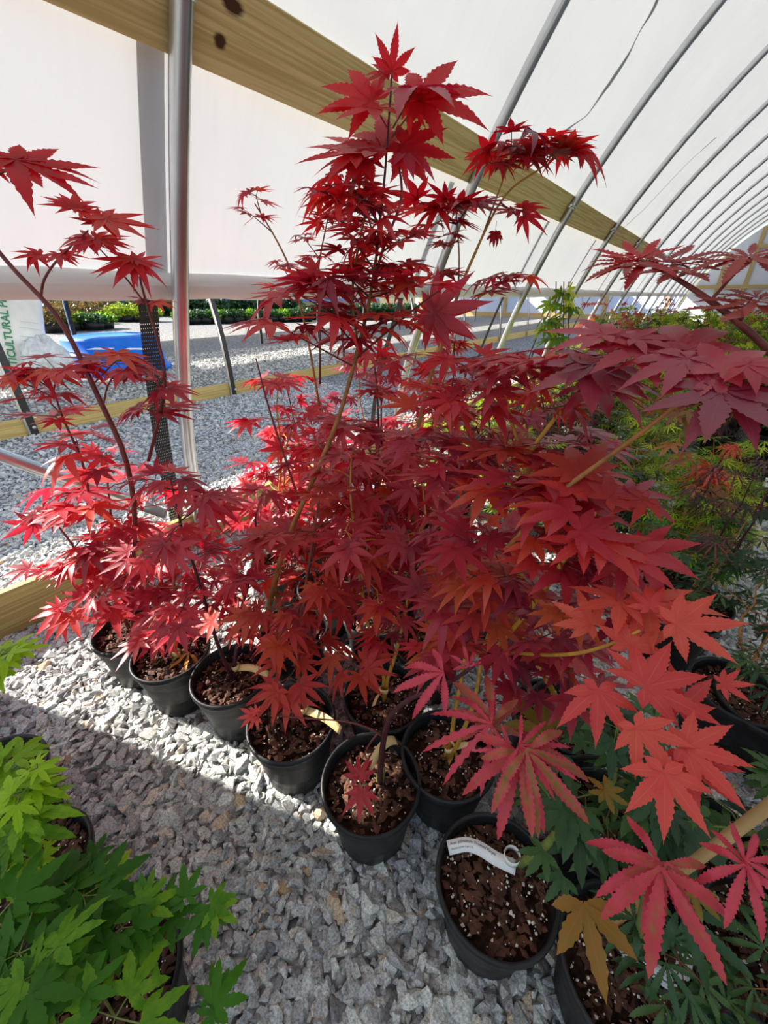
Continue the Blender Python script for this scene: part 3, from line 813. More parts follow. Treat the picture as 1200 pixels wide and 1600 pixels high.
def add_pot(root, rnd, soil=None, scale=1.0):
    p = bpy.data.objects.new('pot', pot_mesh); col.objects.link(p); p.parent = root; p.rotation_euler = (0, 0, rnd.uniform(0, 6)); p.scale = (scale,) * 3
    s = bpy.data.objects.new('soil', SOILS[rnd.randint(3) if soil is None else soil]); col.objects.link(s); s.parent = root; s.rotation_euler = (0, 0, rnd.uniform(0, 6)); s.scale = (scale,) * 3
    return p
def ribbon_tag(root, base, heading, mat, length=.10, width=.017, lift=.02, curl=True, name='plant_tag'):
    """loop round the stem with a tail that lies off to one side (root-local)"""
    M = Mesh(); h = np.array([cos(heading), sin(heading), 0]); s_ = np.array([-sin(heading), cos(heading), 0]); b_ = np.array(base)
    rows_ = []
    for a in np.linspace(-2.6, 2.6, 16):
        c_ = b_ - h * .012 * cos(a) * -1 + s_ * .012 * sin(a) * -1
        rows_.append([tuple(c_ + np.array([0, 0, -width / 2 + .004 * cos(a)])), tuple(c_ + np.array([0, 0, width / 2 + .004 * cos(a)]))])
    M.sheet(rows_, thick=.0006)
    rows_ = []
    for i, u in enumerate(np.linspace(0, 1, 14)):
        tw = u * .9
        c_ = b_ + h * (.012 + length * u) + np.array([0, 0, lift * math.sin(u * pi * .8) - .006 * u])
        wv = (s_ * cos(.5 + tw) + np.array([0, 0, 1]) * sin(1.1 - tw)) ; wv = unit(wv)
        rows_.append([tuple(c_ - wv * width / 2), tuple(c_ + wv * width / 2)])
    M.sheet(rows_, thick=.0006)
    return M.build(name, mat, root)

# ------------------------------------------------------------------ plants
def grow(fol, st, base, H, rnd, leafsize=.062, tpl='mid', spread=.22, zmin=.30, density=1.0, lean=(0, 0), r0=.006, stems=2, tilt=.32, tintf=None, mi=0, smi=0, topboost=1.0):
    """trunk(s) with opposite, nearly level branches carrying pairs of leaves"""
    base = np.array(base, float)
    for k in range(stems):
        az = rnd.uniform(0, 2 * pi); sp = spread * (.25 if stems == 1 else .55) * rnd.uniform(.5, 1)
        h = H * (1 if k == 0 else rnd.uniform(.78, .97)); zb = base[2]
        tip = np.array([base[0] + cos(az) * sp + lean[0], base[1] + sin(az) * sp + lean[1], h])
        n = 9; ts = np.linspace(0, 1, n)
        P = base[None] * (1 - ts)[:, None] + tip[None] * ts[:, None]
        bow = rnd.normal(0, .018, (n, 2)); bow[0] = 0; P[:, :2] += np.cumsum(bow, 0) * .5
        st.tube(P, [r0, r0 * .7, r0 * .3], 6, smi)
        z = zmin + rnd.uniform(0, .05); flip = rnd.uniform(0, pi)
        while z < h - .02:
            u = (z - zb) / (h - zb); c = np.array([np.interp(u, ts, P[:, i]) for i in range(3)])
            L = spread * (1.05 - .6 * u ** 1.6) * rnd.uniform(.6, 1.15)
            for s_ in (0, pi):
                if rnd.uniform() > .92: continue
                a = flip + s_ + rnd.normal(0, .25)
                branch(fol, st, c, a, L, rnd, leafsize, tpl, r0 * .35, tilt, density, tintf, mi, smi)
            flip += 1.45 + rnd.uniform(-.3, .3); z += (.075 / density) * rnd.uniform(.75, 1.3)
        whorl(fol, st, P[-1], rnd, leafsize * 1.1 * topboost, tpl, 4, tilt * 1.2, tintf, mi, smi)
def branch(fol, st, c, a, L, rnd, leafsize, tpl, r, tilt, density, tintf, mi, smi):
    n = 5; d = np.array([cos(a), sin(a), 0]); rise = rnd.uniform(.15, .55)
    Q = []
    for u in np.linspace(0, 1, n):
        Q.append(c + d * L * u + np.array([0, 0, L * (rise * u - .35 * rise * u * u * 1.6)]) + np.array([-d[1], d[0], 0]) * rnd.normal(0, .006))
    Q = np.array(Q); st.tube(Q, [r, r * .45], 5, smi, caps=False)
    k = max(1, int(round(L / .055 * density)))
    for i in range(k):
        u = (i + .8) / (k + .2)
        if u < .25 and rnd.uniform() < .5: continue
        p = np.array([np.interp(u, np.linspace(0, 1, n), Q[:, j]) for j in range(3)])
        for s_ in (-1, 1):
            aa = a + s_ * rnd.uniform(.7, 1.35); put(fol, st, p, aa, rnd, leafsize, tpl, tilt, tintf, mi, smi)
    for s_ in (-.5, .5): put(fol, st, Q[-1], a + s_ + rnd.normal(0, .15), rnd, leafsize * 1.08, tpl, tilt, tintf, mi, smi)
def put(fol, st, p, aa, rnd, leafsize, tpl, tilt, tintf, mi, smi, stalk=True):
    d = np.array([cos(aa), sin(aa), rnd.normal(-.12, .22)]); d = unit(d)
    pl = rnd.uniform(.012, .034); b_ = p + d * pl
    nr = unit(UPV + rnd.normal(0, tilt, 3)); sz = leafsize * rnd.uniform(.7, 1.2)
    d2 = unit(d + np.array([0, 0, rnd.normal(-.12, .15)]))
    if stalk and leafsize > .03: st.tube([p, b_], .0009, 3, smi, caps=False)
    fol.leaf(b_, d2, nr, sz, tpl, None if tintf is None else tintf(rnd), mi)
def whorl(fol, st, p, rnd, leafsize, tpl, n, tilt, tintf, mi, smi):
    a0 = rnd.uniform(0, 6.28)
    for i in range(n): put(fol, st, p, a0 + i * 2 * pi / n + rnd.normal(0, .2), rnd, leafsize, tpl, tilt, tintf, mi, smi)

class Plant:
    """one potted plant: root Empty at the pot's foot with pot, soil, stems, foliage, tag"""
    def __init__(s, name, x, y, seed, label, cat, group=None, soil=None, pot=True, rz=0.0):
        s.rnd = np.random.RandomState(seed); s.root = empty(name, (x, y, 0)); s.o = np.array([x, y, 0.0])
        tag(s.root, label, cat, group); s.fol = Foliage(s.rnd); s.st = Mesh(); s.name = name
        if pot: s.pot = add_pot(s.root, s.rnd, soil)
        s.base = np.array([x, y, SOIL_Z]); s.D = float(s.o @ AHEAD)
    def stem_px(s, pts, r, mi=0, D=None, sides=7):
        P = np.array([at_t(p[0], p[1], p[2]) if len(p) > 2 else at_d(p[0], p[1], D or s.D) for p in pts])
        n = max(8, len(P) * 3); t0 = np.linspace(0, 1, len(P)); tt = np.linspace(0, 1, n)
        Q = np.stack([np.interp(tt, t0, P[:, i]) for i in range(3)], 1)
        for _ in range(2): Q[1:-1] = (Q[:-2] + 2 * Q[1:-1] + Q[2:]) / 4
        s.st.tube(Q, r, sides, mi); return Q
    def cluster(s, px, py, t, n, px_r, size_px, tpl='mid', tilt=.3, mi=0, tint=None, droop=-.1, stem_from=None, smi=0):
        """n leaves round a twig end seen at (px,py), distance t along the view axis"""
        c = at_t(px, py, t); R_ = px_r * 1.1 * t / F_PX; sz = size_px * 1.16 * t / F_PX; tilt = tilt * .75; a0 = s.rnd.uniform(0, 6.28)
        for i in range(n):
            a = a0 + i * 2 * pi / n + s.rnd.normal(0, .25)
            rr_ = R_ * s.rnd.uniform(.15, .75); d = np.array([cos(a), sin(a), s.rnd.normal(droop, .18)])
            b_ = c + np.array([cos(a) * rr_, sin(a) * rr_, s.rnd.normal(0, .25) * R_ * .6])
            s.st.tube([c, b_], .0010, 3, smi, caps=False)
            s.fol.leaf(b_, unit(d), unit(UPV + s.rnd.normal(0, tilt, 3)), sz * s.rnd.uniform(.75, 1.15), tpl, s.rnd.uniform(0, 1) if tint is None else tint, mi)
        if stem_from is not None: s.st.tube([stem_from, c], [.0022, .0013], 5, smi, caps=False)
        return c
    def leaf_px(s, cx, cy, tx, ty, t, up=1.0, cam_=0.4, tpl='fine', mi=0, tint=.5, side=0.0, stalk=None, smi=0):
        """leaf whose base shows at (cx,cy) and middle lobe tip at (tx,ty); blade normal between up and the viewer"""
        P = at_t(cx, cy, t); view = unit(CAM - P)
        n = unit(UPV * up + view * cam_ + RIGHT * side); d = ray(tx, ty); den = float(d @ n)
        if abs(den) < .12: n = unit(n + view * .5); den = float(d @ n)
        Q = CAM + d * (float((P - CAM) @ n) / den)
        L = np.linalg.norm(Q - P); px = math.hypot(tx - cx, ty - cy) * t / F_PX
        if L > 2.2 * px: Q = P + (Q - P) / L * 2.2 * px; L = 2.2 * px
        s.fol.leaf(P, unit(Q - P), n, L, tpl, tint, mi)
        if stalk is not None: s.st.tube([at_t(*stalk), P], [.0016, .0012], 5, smi, caps=False)
        return P
    def done(s, leafm, stemm, stem_name='trunk'):
        if s.st.n: s.st.build(stem_name, stemm, s.root, origin=s.o)
        s.fol.mesh('foliage', leafm, s.root, s.o)
        return s.root
CRIM = ['crimson_leaf', 'scarlet_leaf', 'plum_leaf', 'rust_leaf', 'coral_leaf']
STEM = ['bark_red', 'bark_tan', 'bark_yellow', 'bark_plum', 'bark_green']
def tint_mid(rnd): return min(.999, max(0, rnd.normal(.42, .2)))
def tint_hi(rnd): return min(.999, max(0, rnd.normal(.68, .22)))

def pot_at(px, py): return at_z(px, py, .2)
# --- red maples whose pots show along the front edge of the block
FRONT = [
    (205, 985, .80, 'crimson maple in the edge pot nearest the base board', (-.06, .0), 'crimson_leaf', .070),
    (268, 1022, .72, 'crimson maple in the sunlit edge pot with a fallen orange leaf', (-.05, .08), 'crimson_leaf', .064),
    (362, 1055, .84, 'crimson maple whose shaded edge pot has a tan tag and mossy soil', (-.03, .10), 'crimson_leaf', .070),
    (456, 1128, .80, 'rusty crimson maple with a tan tag over its pot rim, beside the mossy pot', (.0, .10), 'rust_leaf', .068),
]
maples = []
for i, (px, py, H, lab, lean, mat, ls) in enumerate(FRONT):
    q = pot_at(px, py)
    p = Plant('potted_maple', q[0], q[1], 40 + i, lab, 'potted tree', 'red maples in the block')
    grow(p.fol, p.st, p.base, H, p.rnd, ls, 'mid', .20, .40, .85, lean, .0065, 2, .3, tint_mid, 0, i % 3)
    maples.append((p, [mat], ['bark_red', 'bark_red' if i == 0 else 'bark_tan', 'bark_plum']))

# --- inner plants on a staggered grid
RESERVED = [(-.86, .63), (-1.0, 1.28), (-.45, 1.17), (-.02, .86)] + [tuple(pot_at(*q_)[:2]) for q_ in ((205, 985), (268, 1022), (362, 1055), (456, 1128), (580, 1222), (600, 1088), (700, 1178), (868, 1120))]
grid = []
rg = np.random.RandomState(11)
for r_, y in enumerate((.62, .85, 1.08, 1.31, 1.54)):
    for c_ in range(7):
        x = -1.33 + c_ * .238 + (.119 if r_ % 2 else 0) + (.05 * r_ if r_ < 3 else .12)
        if x > (.02, -.08, -.20, -.30, -.42)[r_] or (r_ == 0 and x < -.98): continue
        if min(math.hypot(x - a, y - b_) for a, b_ in RESERVED) < .225: continue
        grid.append((x + rg.uniform(-.012, .012), y + rg.uniform(-.012, .012), r_))
rowc = {}
H_ROW = [.86, .93, .99, 1.02, 1.04]
for i, (x, y, r_) in enumerate(grid):
    edge = x < -1.1
    rowc[r_] = rowc.get(r_, 0) + 1
    lab = 'crimson maple, %s pot row, %s plant from the base board, pot hidden by leaves' % (ordn[r_ + 1], ordn[rowc[r_] - 1])
    p = Plant('potted_maple', x, y, 100 + i, lab, 'potted tree', 'red maples inside the block', pot=True)
    H = H_ROW[r_] * rg.uniform(.9, 1.06)
    m_ = 0 if rg.uniform() > .22 else rg.choice([2, 3])
    grow(p.fol, p.st, p.base, H, p.rnd, .072 if r_ < 2 else .068, 'mid', .21, .42 + .03 * r_, .84, (rg.normal(0, .02), rg.normal(0, .02)), .006, 2 if r_ < 3 else 2, .3, tint_mid, int(m_), 0)
    p.done(CRIM, [['bark_red', 'bark_tan', 'bark_yellow', 'bark_plum'][rg.randint(4)]])
    ribbon_tag(p.root, (0, 0, SOIL_Z + .05), rg.uniform(0, 6.28), 'tag_tan', .08, .018)

# --- the tallest maple, centre
p = Plant('potted_maple', -.86, .63, 7, 'tallest crimson maple, its leader reaching up over the hip board', 'potted tree', 'red maples in the block')
D = .90
Q = p.stem_px([(412, 985), (440, 860), (480, 770), (528, 660), (556, 560), (578, 470), (588, 400)], [.0085, .0062, .0042, .0030], 1, D)
Qu = p.stem_px([(588, 400), (594, 340), (600, 290), (606, 210), (612, 120)], [.0030, .0022, .0016], 3, D); Q = np.concatenate([Q, Qu])
p.st.tube([p.base, (p.base + Q[1]) / 2, Q[2]], .0085, 8, 1)
p.stem_px([(560, 545), (548, 470), (556, 400), (575, 320)], [.0030, .0018], 1, D)
p.stem_px([(556, 560), (650, 480), (705, 440)], [.0026, .0015], 0, D)
p.stem_px([(582, 450), (600, 380), (632, 310), (620, 240)], [.003, .002], 0, D)
p.stem_px([(470, 790), (420, 640), (400, 560)], [.003, .0015], 0, D)
T = lambda x, y: t_of_d(x, y, D)
# crown leaves
def L_(cx, cy, tx, ty, up=.5, cam_=.8, mi=1, tint=.55, dt=0.0, side=0.0, **k): p.leaf_px(cx, cy, tx, ty, T(cx, cy) + dt, up, cam_, 'fine', mi, tint, side, **k)
L_(612, 112, 624, 34, .0, 1.0, stalk=(610, 160, T(610, 160)))
L_(604, 116, 560, 108, .9, .25, 1, .3)
L_(582, 158, 486, 118, .6, .6, 1, .6, stalk=(608, 205, T(608, 205)))
L_(588, 168, 512, 186, .9, .4, 1, .7)
L_(655, 158, 782, 116, .6, .55, 1, .6, stalk=(612, 215, T(612, 215)))
L_(648, 140, 720, 120, .9, .2, 2, .8, stalk=(614, 200, T(614, 200)))
L_(640, 160, 668, 200, .4, .8, 1, .8)
L_(628, 226, 712, 258, .5, .6, 1, .45, stalk=(608, 230, T(608, 230)))
L_(634, 234, 690, 262, .9, .2, 2, .9)
L_(630, 246, 632, 300, .2, .9, 0, .7)
L_(600, 232, 526, 180, .7, .5, 1, .4)
L_(585, 238, 512, 210, .9, .4, 0, .8)
L_(556, 240, 460, 248, .8, .4, 1, .6, stalk=(600, 262, T(600, 262)))
L_(570, 250, 486, 268, .9, .5, 1, .5)
L_(560, 258, 560, 300, .5, .8, 1, .7)
for (x, y, n, r_, s_) in [(540, 285, 6, 55, 58), (565, 312, 7, 60, 55), (505, 300, 4, 30, 45), (530, 345, 6, 45, 46), (595, 360, 7, 50, 46), (560, 385, 6, 50, 42), (625, 375, 5, 40, 42), (600, 415, 7, 55, 46), (530, 420, 6, 45, 44), (640, 410, 5, 45, 40), (575, 340, 6, 45, 44),
                          (500, 450, 8, 70, 62), (470, 462, 5, 60, 66), (560, 455, 8, 60, 58), (650, 445, 6, 50, 48), (520, 500, 7, 60, 55), (610, 500, 8, 60, 55), (455, 520, 7, 60, 58), (560, 530, 7, 60, 52)]:
    p.cluster(x, y, T(x, y) + p.rnd.uniform(-.05, .05), n, r_, s_, 'mid', .3, 1 if y < 440 and p.rnd.uniform() < .75 else 0, stem_from=Q[np.argmin(np.linalg.norm(Q - at_t(x, y + 35, T(x, y)), axis=1))])
p.done(CRIM, STEM)
ribbon_tag(p.root, (0, 0, SOIL_Z + .05), 5.3, 'tag_tan', .08)

# --- thin side twigs behind the crown: a slim maple standing behind the tall one
q = at_z(520, 800, .0)
p = Plant('potted_maple', -1.0, 1.28, 8, 'slim crimson maple with small spidery leaves behind the tallest one', 'potted tree', 'red maples in the block')
D = p.D
T = lambda x, y: t_of_d(x, y, D)
Q = p.stem_px([(500, 640), (480, 520), (455, 420), (430, 370), (398, 318)], [.005, .002], 1, D); p.st.tube([p.base, Q[0]], .005, 6, 1)
Q2 = p.stem_px([(500, 600), (500, 500), (495, 420), (515, 330)], [.004, .002], 0, D)
for (x, y, n, r_, s_) in [(400, 306, 5, 26, 26), (396, 338, 5, 34, 30), (475, 372, 6, 18, 18), (497, 400, 6, 22, 20), (440, 415, 4, 20, 24), (515, 325, 5, 26, 26), (500, 445, 6, 40, 30), (455, 455, 5, 34, 30)]:
    src = np.concatenate([Q, Q2]); p.cluster(x, y, T(x, y), n, r_, s_, 'mid', .3, 0, stem_from=src[np.argmin(np.linalg.norm(src - at_t(x + 6, y + 30, T(x, y)), axis=1))])
p.done(CRIM, STEM)

# --- the arching maple at the base board side
p = maples[0][0]
D = 1.0
T = lambda x, y: t_of_d(x, y, D)
Q = p.stem_px([(205, 905), (214, 800), (196, 706), (160, 635), (122, 550), (88, 490), (58, 458), (18, 418), (-45, 340), (-70, 290)], [.0075, .0062, .005, .0035], 0, D)
p.st.tube([p.base, Q[0]], .008, 8, 1)
B1 = p.stem_px([(64, 468), (66, 440), (84, 412), (110, 385), (138, 360)], [.003, .0015], 0, D)
B2 = p.stem_px([(232, 720), (262, 600), (250, 540), (226, 466), (218, 432)], [.0045, .002], 0, D)
B3 = p.stem_px([(228, 476), (190, 425), (152, 385)], [.0022, .0014], 0, D)
B4 = p.stem_px([(140, 780), (130, 720), (98, 655), (84, 610)], [.004, .002], 0, D)
B5 = p.stem_px([(160, 640), (168, 600), (184, 580)], [.0025, .0014], 0, D)
p.leaf_px(30, 258, 165, 268, T(30, 258) * .72, .8, .45, 'fine', 1, .5, stalk=(-30, 285, T(30, 258) * .72))
p.leaf_px(22, 250, 135, 290, T(30, 258) * .72, .9, .35, 'fine', 1, .35)
p.leaf_px(-10, 262, 20, 285, T(30, 258) * .72, .7, .6, 'fine', 1, .6)
for (a_, b_, c_, d_, m_, ti) in [(118, 325, 62, 305, 1, .5), (118, 325, 118, 300, 1, .4), (130, 330, 176, 345, 1, .8), (160, 345, 248, 356, 1, .6), (165, 342, 230, 372, 0, .8), (150, 350, 152, 322, 1, .3),
                                 (140, 372, 75, 368, 0, .5), (150, 372, 210, 385, 0, .8), (138, 376, 120, 398, 0, .4), (158, 376, 188, 402, 0, .6),
                                 (64, 398, 14, 404, 1, .5), (98, 396, 140, 404, 1, .6), (92, 398, 96, 420, 0, .5), (52, 398, 60, 416, 1, .4),
                                 (212, 410, 140, 426, 1, .6), (205, 405, 165, 395, 0, .8), (214, 408, 255, 400, 0, .7), (214, 412, 236, 440, 0, .5), (205, 412, 168, 440, 0, .6)]:
    p.leaf_px(a_, b_, c_, d_, T(a_, b_), .8, .45, 'mid', m_, ti, stalk=(B1[-1] if False else None))
for (x, y, n, r_, s_) in [(45, 585, 6, 45, 44), (90, 580, 8, 50, 42), (70, 620, 6, 40, 38), (180, 565, 7, 50, 48), (120, 690, 7, 45, 48), (205, 570, 5, 40, 42), (85, 650, 5, 40, 40), (235, 470, 4, 20, 30),
                          (20, 590, 4, 30, 40), (245, 600, 6, 50, 44), (160, 735, 5, 40, 44), (120, 770, 6, 50, 52), (130, 800, 6, 45, 48), (230, 640, 6, 50, 46), (150, 850, 5, 35, 40)]:
    src = np.concatenate([Q, B2, B4]); p.cluster(x, y, T(x, y), n, r_, s_, 'mid', .28, 0, stem_from=src[np.argmin(np.linalg.norm(src - at_t(x, y + 25, T(x, y)), axis=1))])
# low leaves hanging over the base board
for (a_, b_, c_, d_, ti) in [(95, 955, 35, 962, .6), (100, 962, 62, 1002, .7), (110, 960, 128, 1000, .8), (92, 950, 86, 930, .5), (140, 905, 185, 880, .5), (145, 895, 120, 862, .6), (158, 892, 178, 925, .7), (135, 930, 90, 925, .4), (175, 950, 190, 1000, .7), (200, 955, 150, 955, .8), (225, 960, 262, 990, .5), (210, 950, 212, 910, .3), (255, 985, 238, 1028, .8)]:
    p.leaf_px(a_, b_, c_, d_, T(a_, b_) * .97, .8, .5, 'mid', 0, ti)
p.stem_px([(205, 930), (160, 945), (100, 956)], [.002, .001], 0, D)

for p, lm, sm in maples:
    p.done(CRIM if lm[0] == 'crimson_leaf' else ['rust_leaf', 'scarlet_leaf', 'plum_leaf', 'rust_leaf', 'coral_leaf'], sm)
ribbon_tag(maples[1][0].root, (.015, .01, SOIL_Z + .03), radians(250), 'tag_tan', .03, .02)
ribbon_tag(maples[2][0].root, (-.005, .02, SOIL_Z + .035), radians(20), 'tag_tan', .10, .02)
ribbon_tag(maples[3][0].root, (.02, .03, SOIL_Z + .06), radians(5), 'tag_tan', .11, .02)

# --- small maple in the pot standing forward of the block, purple trunk, one leaf pair over the soil
q = pot_at(580, 1222)
p = Plant('potted_maple', q[0], q[1], 61, 'crimson maple with a bare plum trunk and two leaves over its soil, frontmost pot', 'potted tree', 'red maples in the block', soil=1)
T = lambda x, y: t_of_d(x, y, .53)
Q = p.stem_px([(594, 1222, .96), (596, 1180, .90), (600, 1150, .85), (610, 1115, .80), (640, 1090, .75), (700, 1070, .68), (740, 1040, .62)], [.0085, .006, .0045, .003], 3)
G = Mesh(); p.stem_px([(594, 1226, .97), (596, 1195, .925)], [.011, .0088], 4)
p.stem_px([(597, 1150, .85), (580, 1138, .84), (540, 1126, .82), (470, 1122, .80), (422, 1118, .80)], [.0025, .001], 0)
p.stem_px([(590, 1146, .85), (575, 1165, .86), (562, 1195, .88)], [.0022, .001], 0)
for (a_, b_, c_, d_, t_, m_, ti) in [(560, 1216, 560, 1172, .84, 0, .5), (562, 1212, 580, 1182, .84, 0, .6), (566, 1236, 558, 1290, .83, 0, .7), (562, 1236, 540, 1262, .83, 0, .6), (396, 1118, 366, 1124, .80, 4, .4), (400, 1120, 386, 1142, .8, 4, .6), (402, 1112, 388, 1104, .8, 4, .5)]:
    p.leaf_px(a_, b_, c_, d_, t_, .7, .7, 'fine', m_, ti)
p.done(CRIM, STEM)
ribbon_tag(p.root, (-.015, -.002, SOIL_Z + .055), radians(75), 'tag_tan', .08, .022, .05)

# --- front middle pots: second rank seen between leaves
for i, (px, py, lab, H) in enumerate([(600, 1088, 'crimson maple tied with a looped tan tag, directly behind the frontmost pot', .88), (700, 1178, 'crimson maple in the pot between the frontmost pot and the white-tagged one', .80)]):
    q = pot_at(px, py)
    p = Plant('potted_maple', q[0], q[1], 70 + i, lab, 'potted tree', 'red maples in the block', soil=2)
    grow(p.fol, p.st, p.base, H, p.rnd, .070, 'mid', .19, .46 if i == 0 else .58, .8, (0.0 if i == 0 else .05, .10), .006, 2, .3, tint_mid if i == 0 else tint_hi, 0 if i == 0 else 3, 2)
    p.done(CRIM, STEM); ribbon_tag(p.root, (.0, .0, SOIL_Z + .05), radians(280 if i == 0 else 30), 'tag_tan', .05, .015)

# --- maple with yellow forked trunk, right of centre, two long leaders against the film
q = at_d(790, 1020, .62)
p = Plant('potted_maple', -.02, .86, 81, 'maple with a bright yellow forked trunk and two long leaders reaching the hip board', 'potted tree', 'red maples in the block')
T = lambda x, y: t_of_d(x, y, .62)
Q = p.stem_px([(800, 960, .72), (815, 900, .66), (824, 820, .61), (823, 740, .585), (824, 700, .57)], [.0065, .005, .0045], 2); p.st.tube([p.base, Q[0]], .0065, 7, 2)
p.stem_px([(824, 712, .575), (865, 655, .55), (908, 605, .52), (950, 560, .46)], [.0035, .002], 2)
p.stem_px([(822, 740, .585), (800, 660, .60), (785, 600, .60)], [.003, .002], 2)
for (x, y, n, r_, s_, t_, m_) in [(790, 580, 7, 70, 62, .58, 2), (830, 560, 6, 60, 75, .52, 0), (760, 620, 7, 70, 60, .60, 0), (900, 560, 6, 70, 80, .47, 2), (850, 640, 6, 60, 60, .52, 0), (920, 600, 5, 60, 85, .46, 2),
                                  (700, 470, 0, 0, 0, .6, 0), (730, 560, 6, 60, 60, .62, 1), (690, 620, 7, 60, 56, .65, 0), (740, 690, 7, 60, 56, .64, 2), (700, 740, 7, 60, 58, .62, 0), (770, 760, 7, 60, 60, .58, 0), (660, 700, 6, 60, 54, .66, 2), (850, 720, 6, 60, 60, .56, 0), (900, 690, 5, 50, 56, .56, 2), (790, 700, 6, 60, 56, .60, 3), (760, 830, 6, 60, 62, .56, 0), (700, 850, 6, 60, 60, .58, 0), (740, 900, 6, 60, 58, .58, 3), (690, 940, 6, 60, 56, .62, 0), (790, 900, 6, 60, 60, .55, 0), (950, 690, 4, 40, 50, .58, 2)]:
    if n: p.cluster(x, y, t_, n, r_, s_, 'fine' if s_ > 70 else 'mid', .28, m_)
p.done(CRIM, STEM)
p = Plant('potted_maple', -.45, 1.17, 82, 'maple sending two long tan leaders across the film beside the second bow', 'potted tree', 'red maples in the block')
D = p.D; T = lambda x, y: t_of_d(x, y, D)
Q = p.stem_px([(640, 760), (660, 620), (690, 540), (712, 470), (722, 440)], [.0065, .0045], 1, D); p.st.tube([p.base, Q[0]], .007, 7, 1)
A1 = p.stem_px([(720, 446), (742, 395), (772, 330), (800, 290), (850, 262), (866, 235)], [.0036, .0016], 2, D)
A2 = p.stem_px([(720, 446), (748, 385), (768, 330), (788, 275), (800, 240)], [.003, .0014], 1, D)
A3 = p.stem_px([(716, 455), (718, 400), (714, 350)], [.0026, .0014], 1, D)
A4 = p.stem_px([(705, 490), (740, 470), (790, 440), (810, 425)], [.0022, .001], 2, D)
for (x, y, n, r_, s_, m_) in [(860, 232, 9, 42, 58, 1), (885, 235, 6, 30, 50, 1), (800, 240, 7, 44, 50, 1), (770, 256, 5, 38, 48, 1), (820, 222, 5, 38, 46, 2), (675, 325, 6, 40, 55, 1), (712, 322, 6, 34, 50, 1), (690, 345, 6, 40, 45, 1), (735, 318, 4, 30, 46, 2), (805, 335, 4, 24, 46, 0), (780, 432, 5, 34, 36, 0), (805, 432, 4, 30, 34, 0), (760, 455, 4, 24, 36, 0), (700, 385, 4, 26, 30, 0), (690, 425, 5, 36, 40, 0)]:
    src = np.concatenate([A1, A2, A3, A4]); p.cluster(x, y, T(x, y), n, r_, s_, 'mid', .3, m_, stem_from=src[np.argmin(np.linalg.norm(src - at_t(x, y, T(x, y)), axis=1))])
for k in range(5):   # curled dry leaf hanging from a thread
    a = k * 1.256; p.fol.leaf(at_t(773, 372, T(773, 372)) + np.array([cos(a) * .006, sin(a) * .006, .012]), np.array([cos(a) * .5, sin(a) * .5, -1]), np.array([cos(a), sin(a), .5]), .030, 'broad', .2, 1)
p.st.tube([at_t(776, 345, T(776, 345)), at_t(773, 370, T(773, 370))], .0006, 4, 0)
# the big leaf by the second bow foot
for (a_, b_, c_, d_, ti) in [(672, 492, 742, 530, .5), (672, 490, 690, 455, .7), (668, 492, 640, 520, .6), (676, 488, 770, 470, .45), (676, 494, 686, 545, .55)]:
    p.leaf_px(a_, b_, c_, d_, T(a_, b_) * .8, .35, .9, 'mid', 0, ti)
p.done(CRIM, STEM)

# --- big near maple at the right: purple tier above, coral tiers below
q = pot_at(868, 1120)
p = Plant('potted_maple', q[0], q[1], 90, 'large-leaved coral and plum maple leaning toward the viewer over the dark pots', 'potted tree', 'red maples in the block')
S1 = p.stem_px([(700, 1010, .80), (760, 1030, .70), (800, 985, .58), (850, 925, .50), (885, 868, .46), (930, 800, .44)], [.0042, .0032, .0022], 2)
p.st.tube([p.base, at_t(835, 1085, .84), S1[4]], .0048, 7, 3)
S2 = p.stem_px([(800, 1020, .62), (850, 1024, .50), (905, 1022, .42), (960, 1005, .38), (1000, 985, .36)], [.0026, .0020, .0012], 2)
S3 = p.stem_px([(790, 860, .52), (870, 770, .47), (950, 715, .42), (1030, 655, .37), (1110, 590, .33)], [.0034, .0026, .0016], 1)
# coral leaves (base, tip, distance)
for (a_, b_, c_, d_, t_) in [(934, 1078, 930, 1175, .33), (1007, 1074, 1125, 1048, .31), (994, 1136, 1066, 1228, .285), (1070, 1168, 1200, 1200, .275), (1037, 1206, 1048, 1332, .26),
                             (1000, 1060, 985, 990, .33), (1128, 1068, 1185, 1075, .33), (1015, 950, 1005, 905, .37), (925, 975, 862, 932, .40), (1055, 975, 1180, 985, .34), (1060, 980, 1085, 935, .34), (985, 1010, 1010, 940, .36), (1070, 1180, 1160, 1275, .285), (1060, 1110, 1050, 1020, .31)]:
    p.leaf_px(a_, b_, c_, d_, t_, .55, .9, 'fine', 4, p.rnd.uniform(.15, .8), stalk=None)
for (a_, b_, t_, n, r_, s_, m_) in [(880, 950, .46, 4, 55, 62, 3), (930, 905, .46, 5, 60, 66, 0), (960, 855, .44, 5, 60, 72, 0), (1000, 940, .40, 3, 50, 80, 4), (880, 880, .48, 5, 60, 66, 0), (850, 830, .50, 5, 60, 64, 0), (830, 930, .52, 5, 60, 58, 2), (860, 990, .52, 5, 60, 56, 2), (840, 1055, .62, 6, 60, 50, 2), (790, 1005, .62, 6, 60, 50, 2), (735, 1000, .66, 6, 60, 50, 0), (890, 1050, .58, 5, 55, 50, 0), (760, 960, .60, 6, 60, 52, 3), (900, 1000, .52, 4, 50, 56, 2), (690, 1010, .70, 6, 60, 48, 0), (830, 1110, .70, 5, 50, 44, 2), (960, 960, .46, 4, 50, 62, 2),
                                    (890, 745, .50, 5, 55, 72, 0), (875, 790, .48, 5, 60, 72, 0), (820, 770, .52, 5, 60, 66, 0)]:
    p.cluster(a_, b_, t_, n, r_, s_, 'fine', .3, m_, droop=-.05)
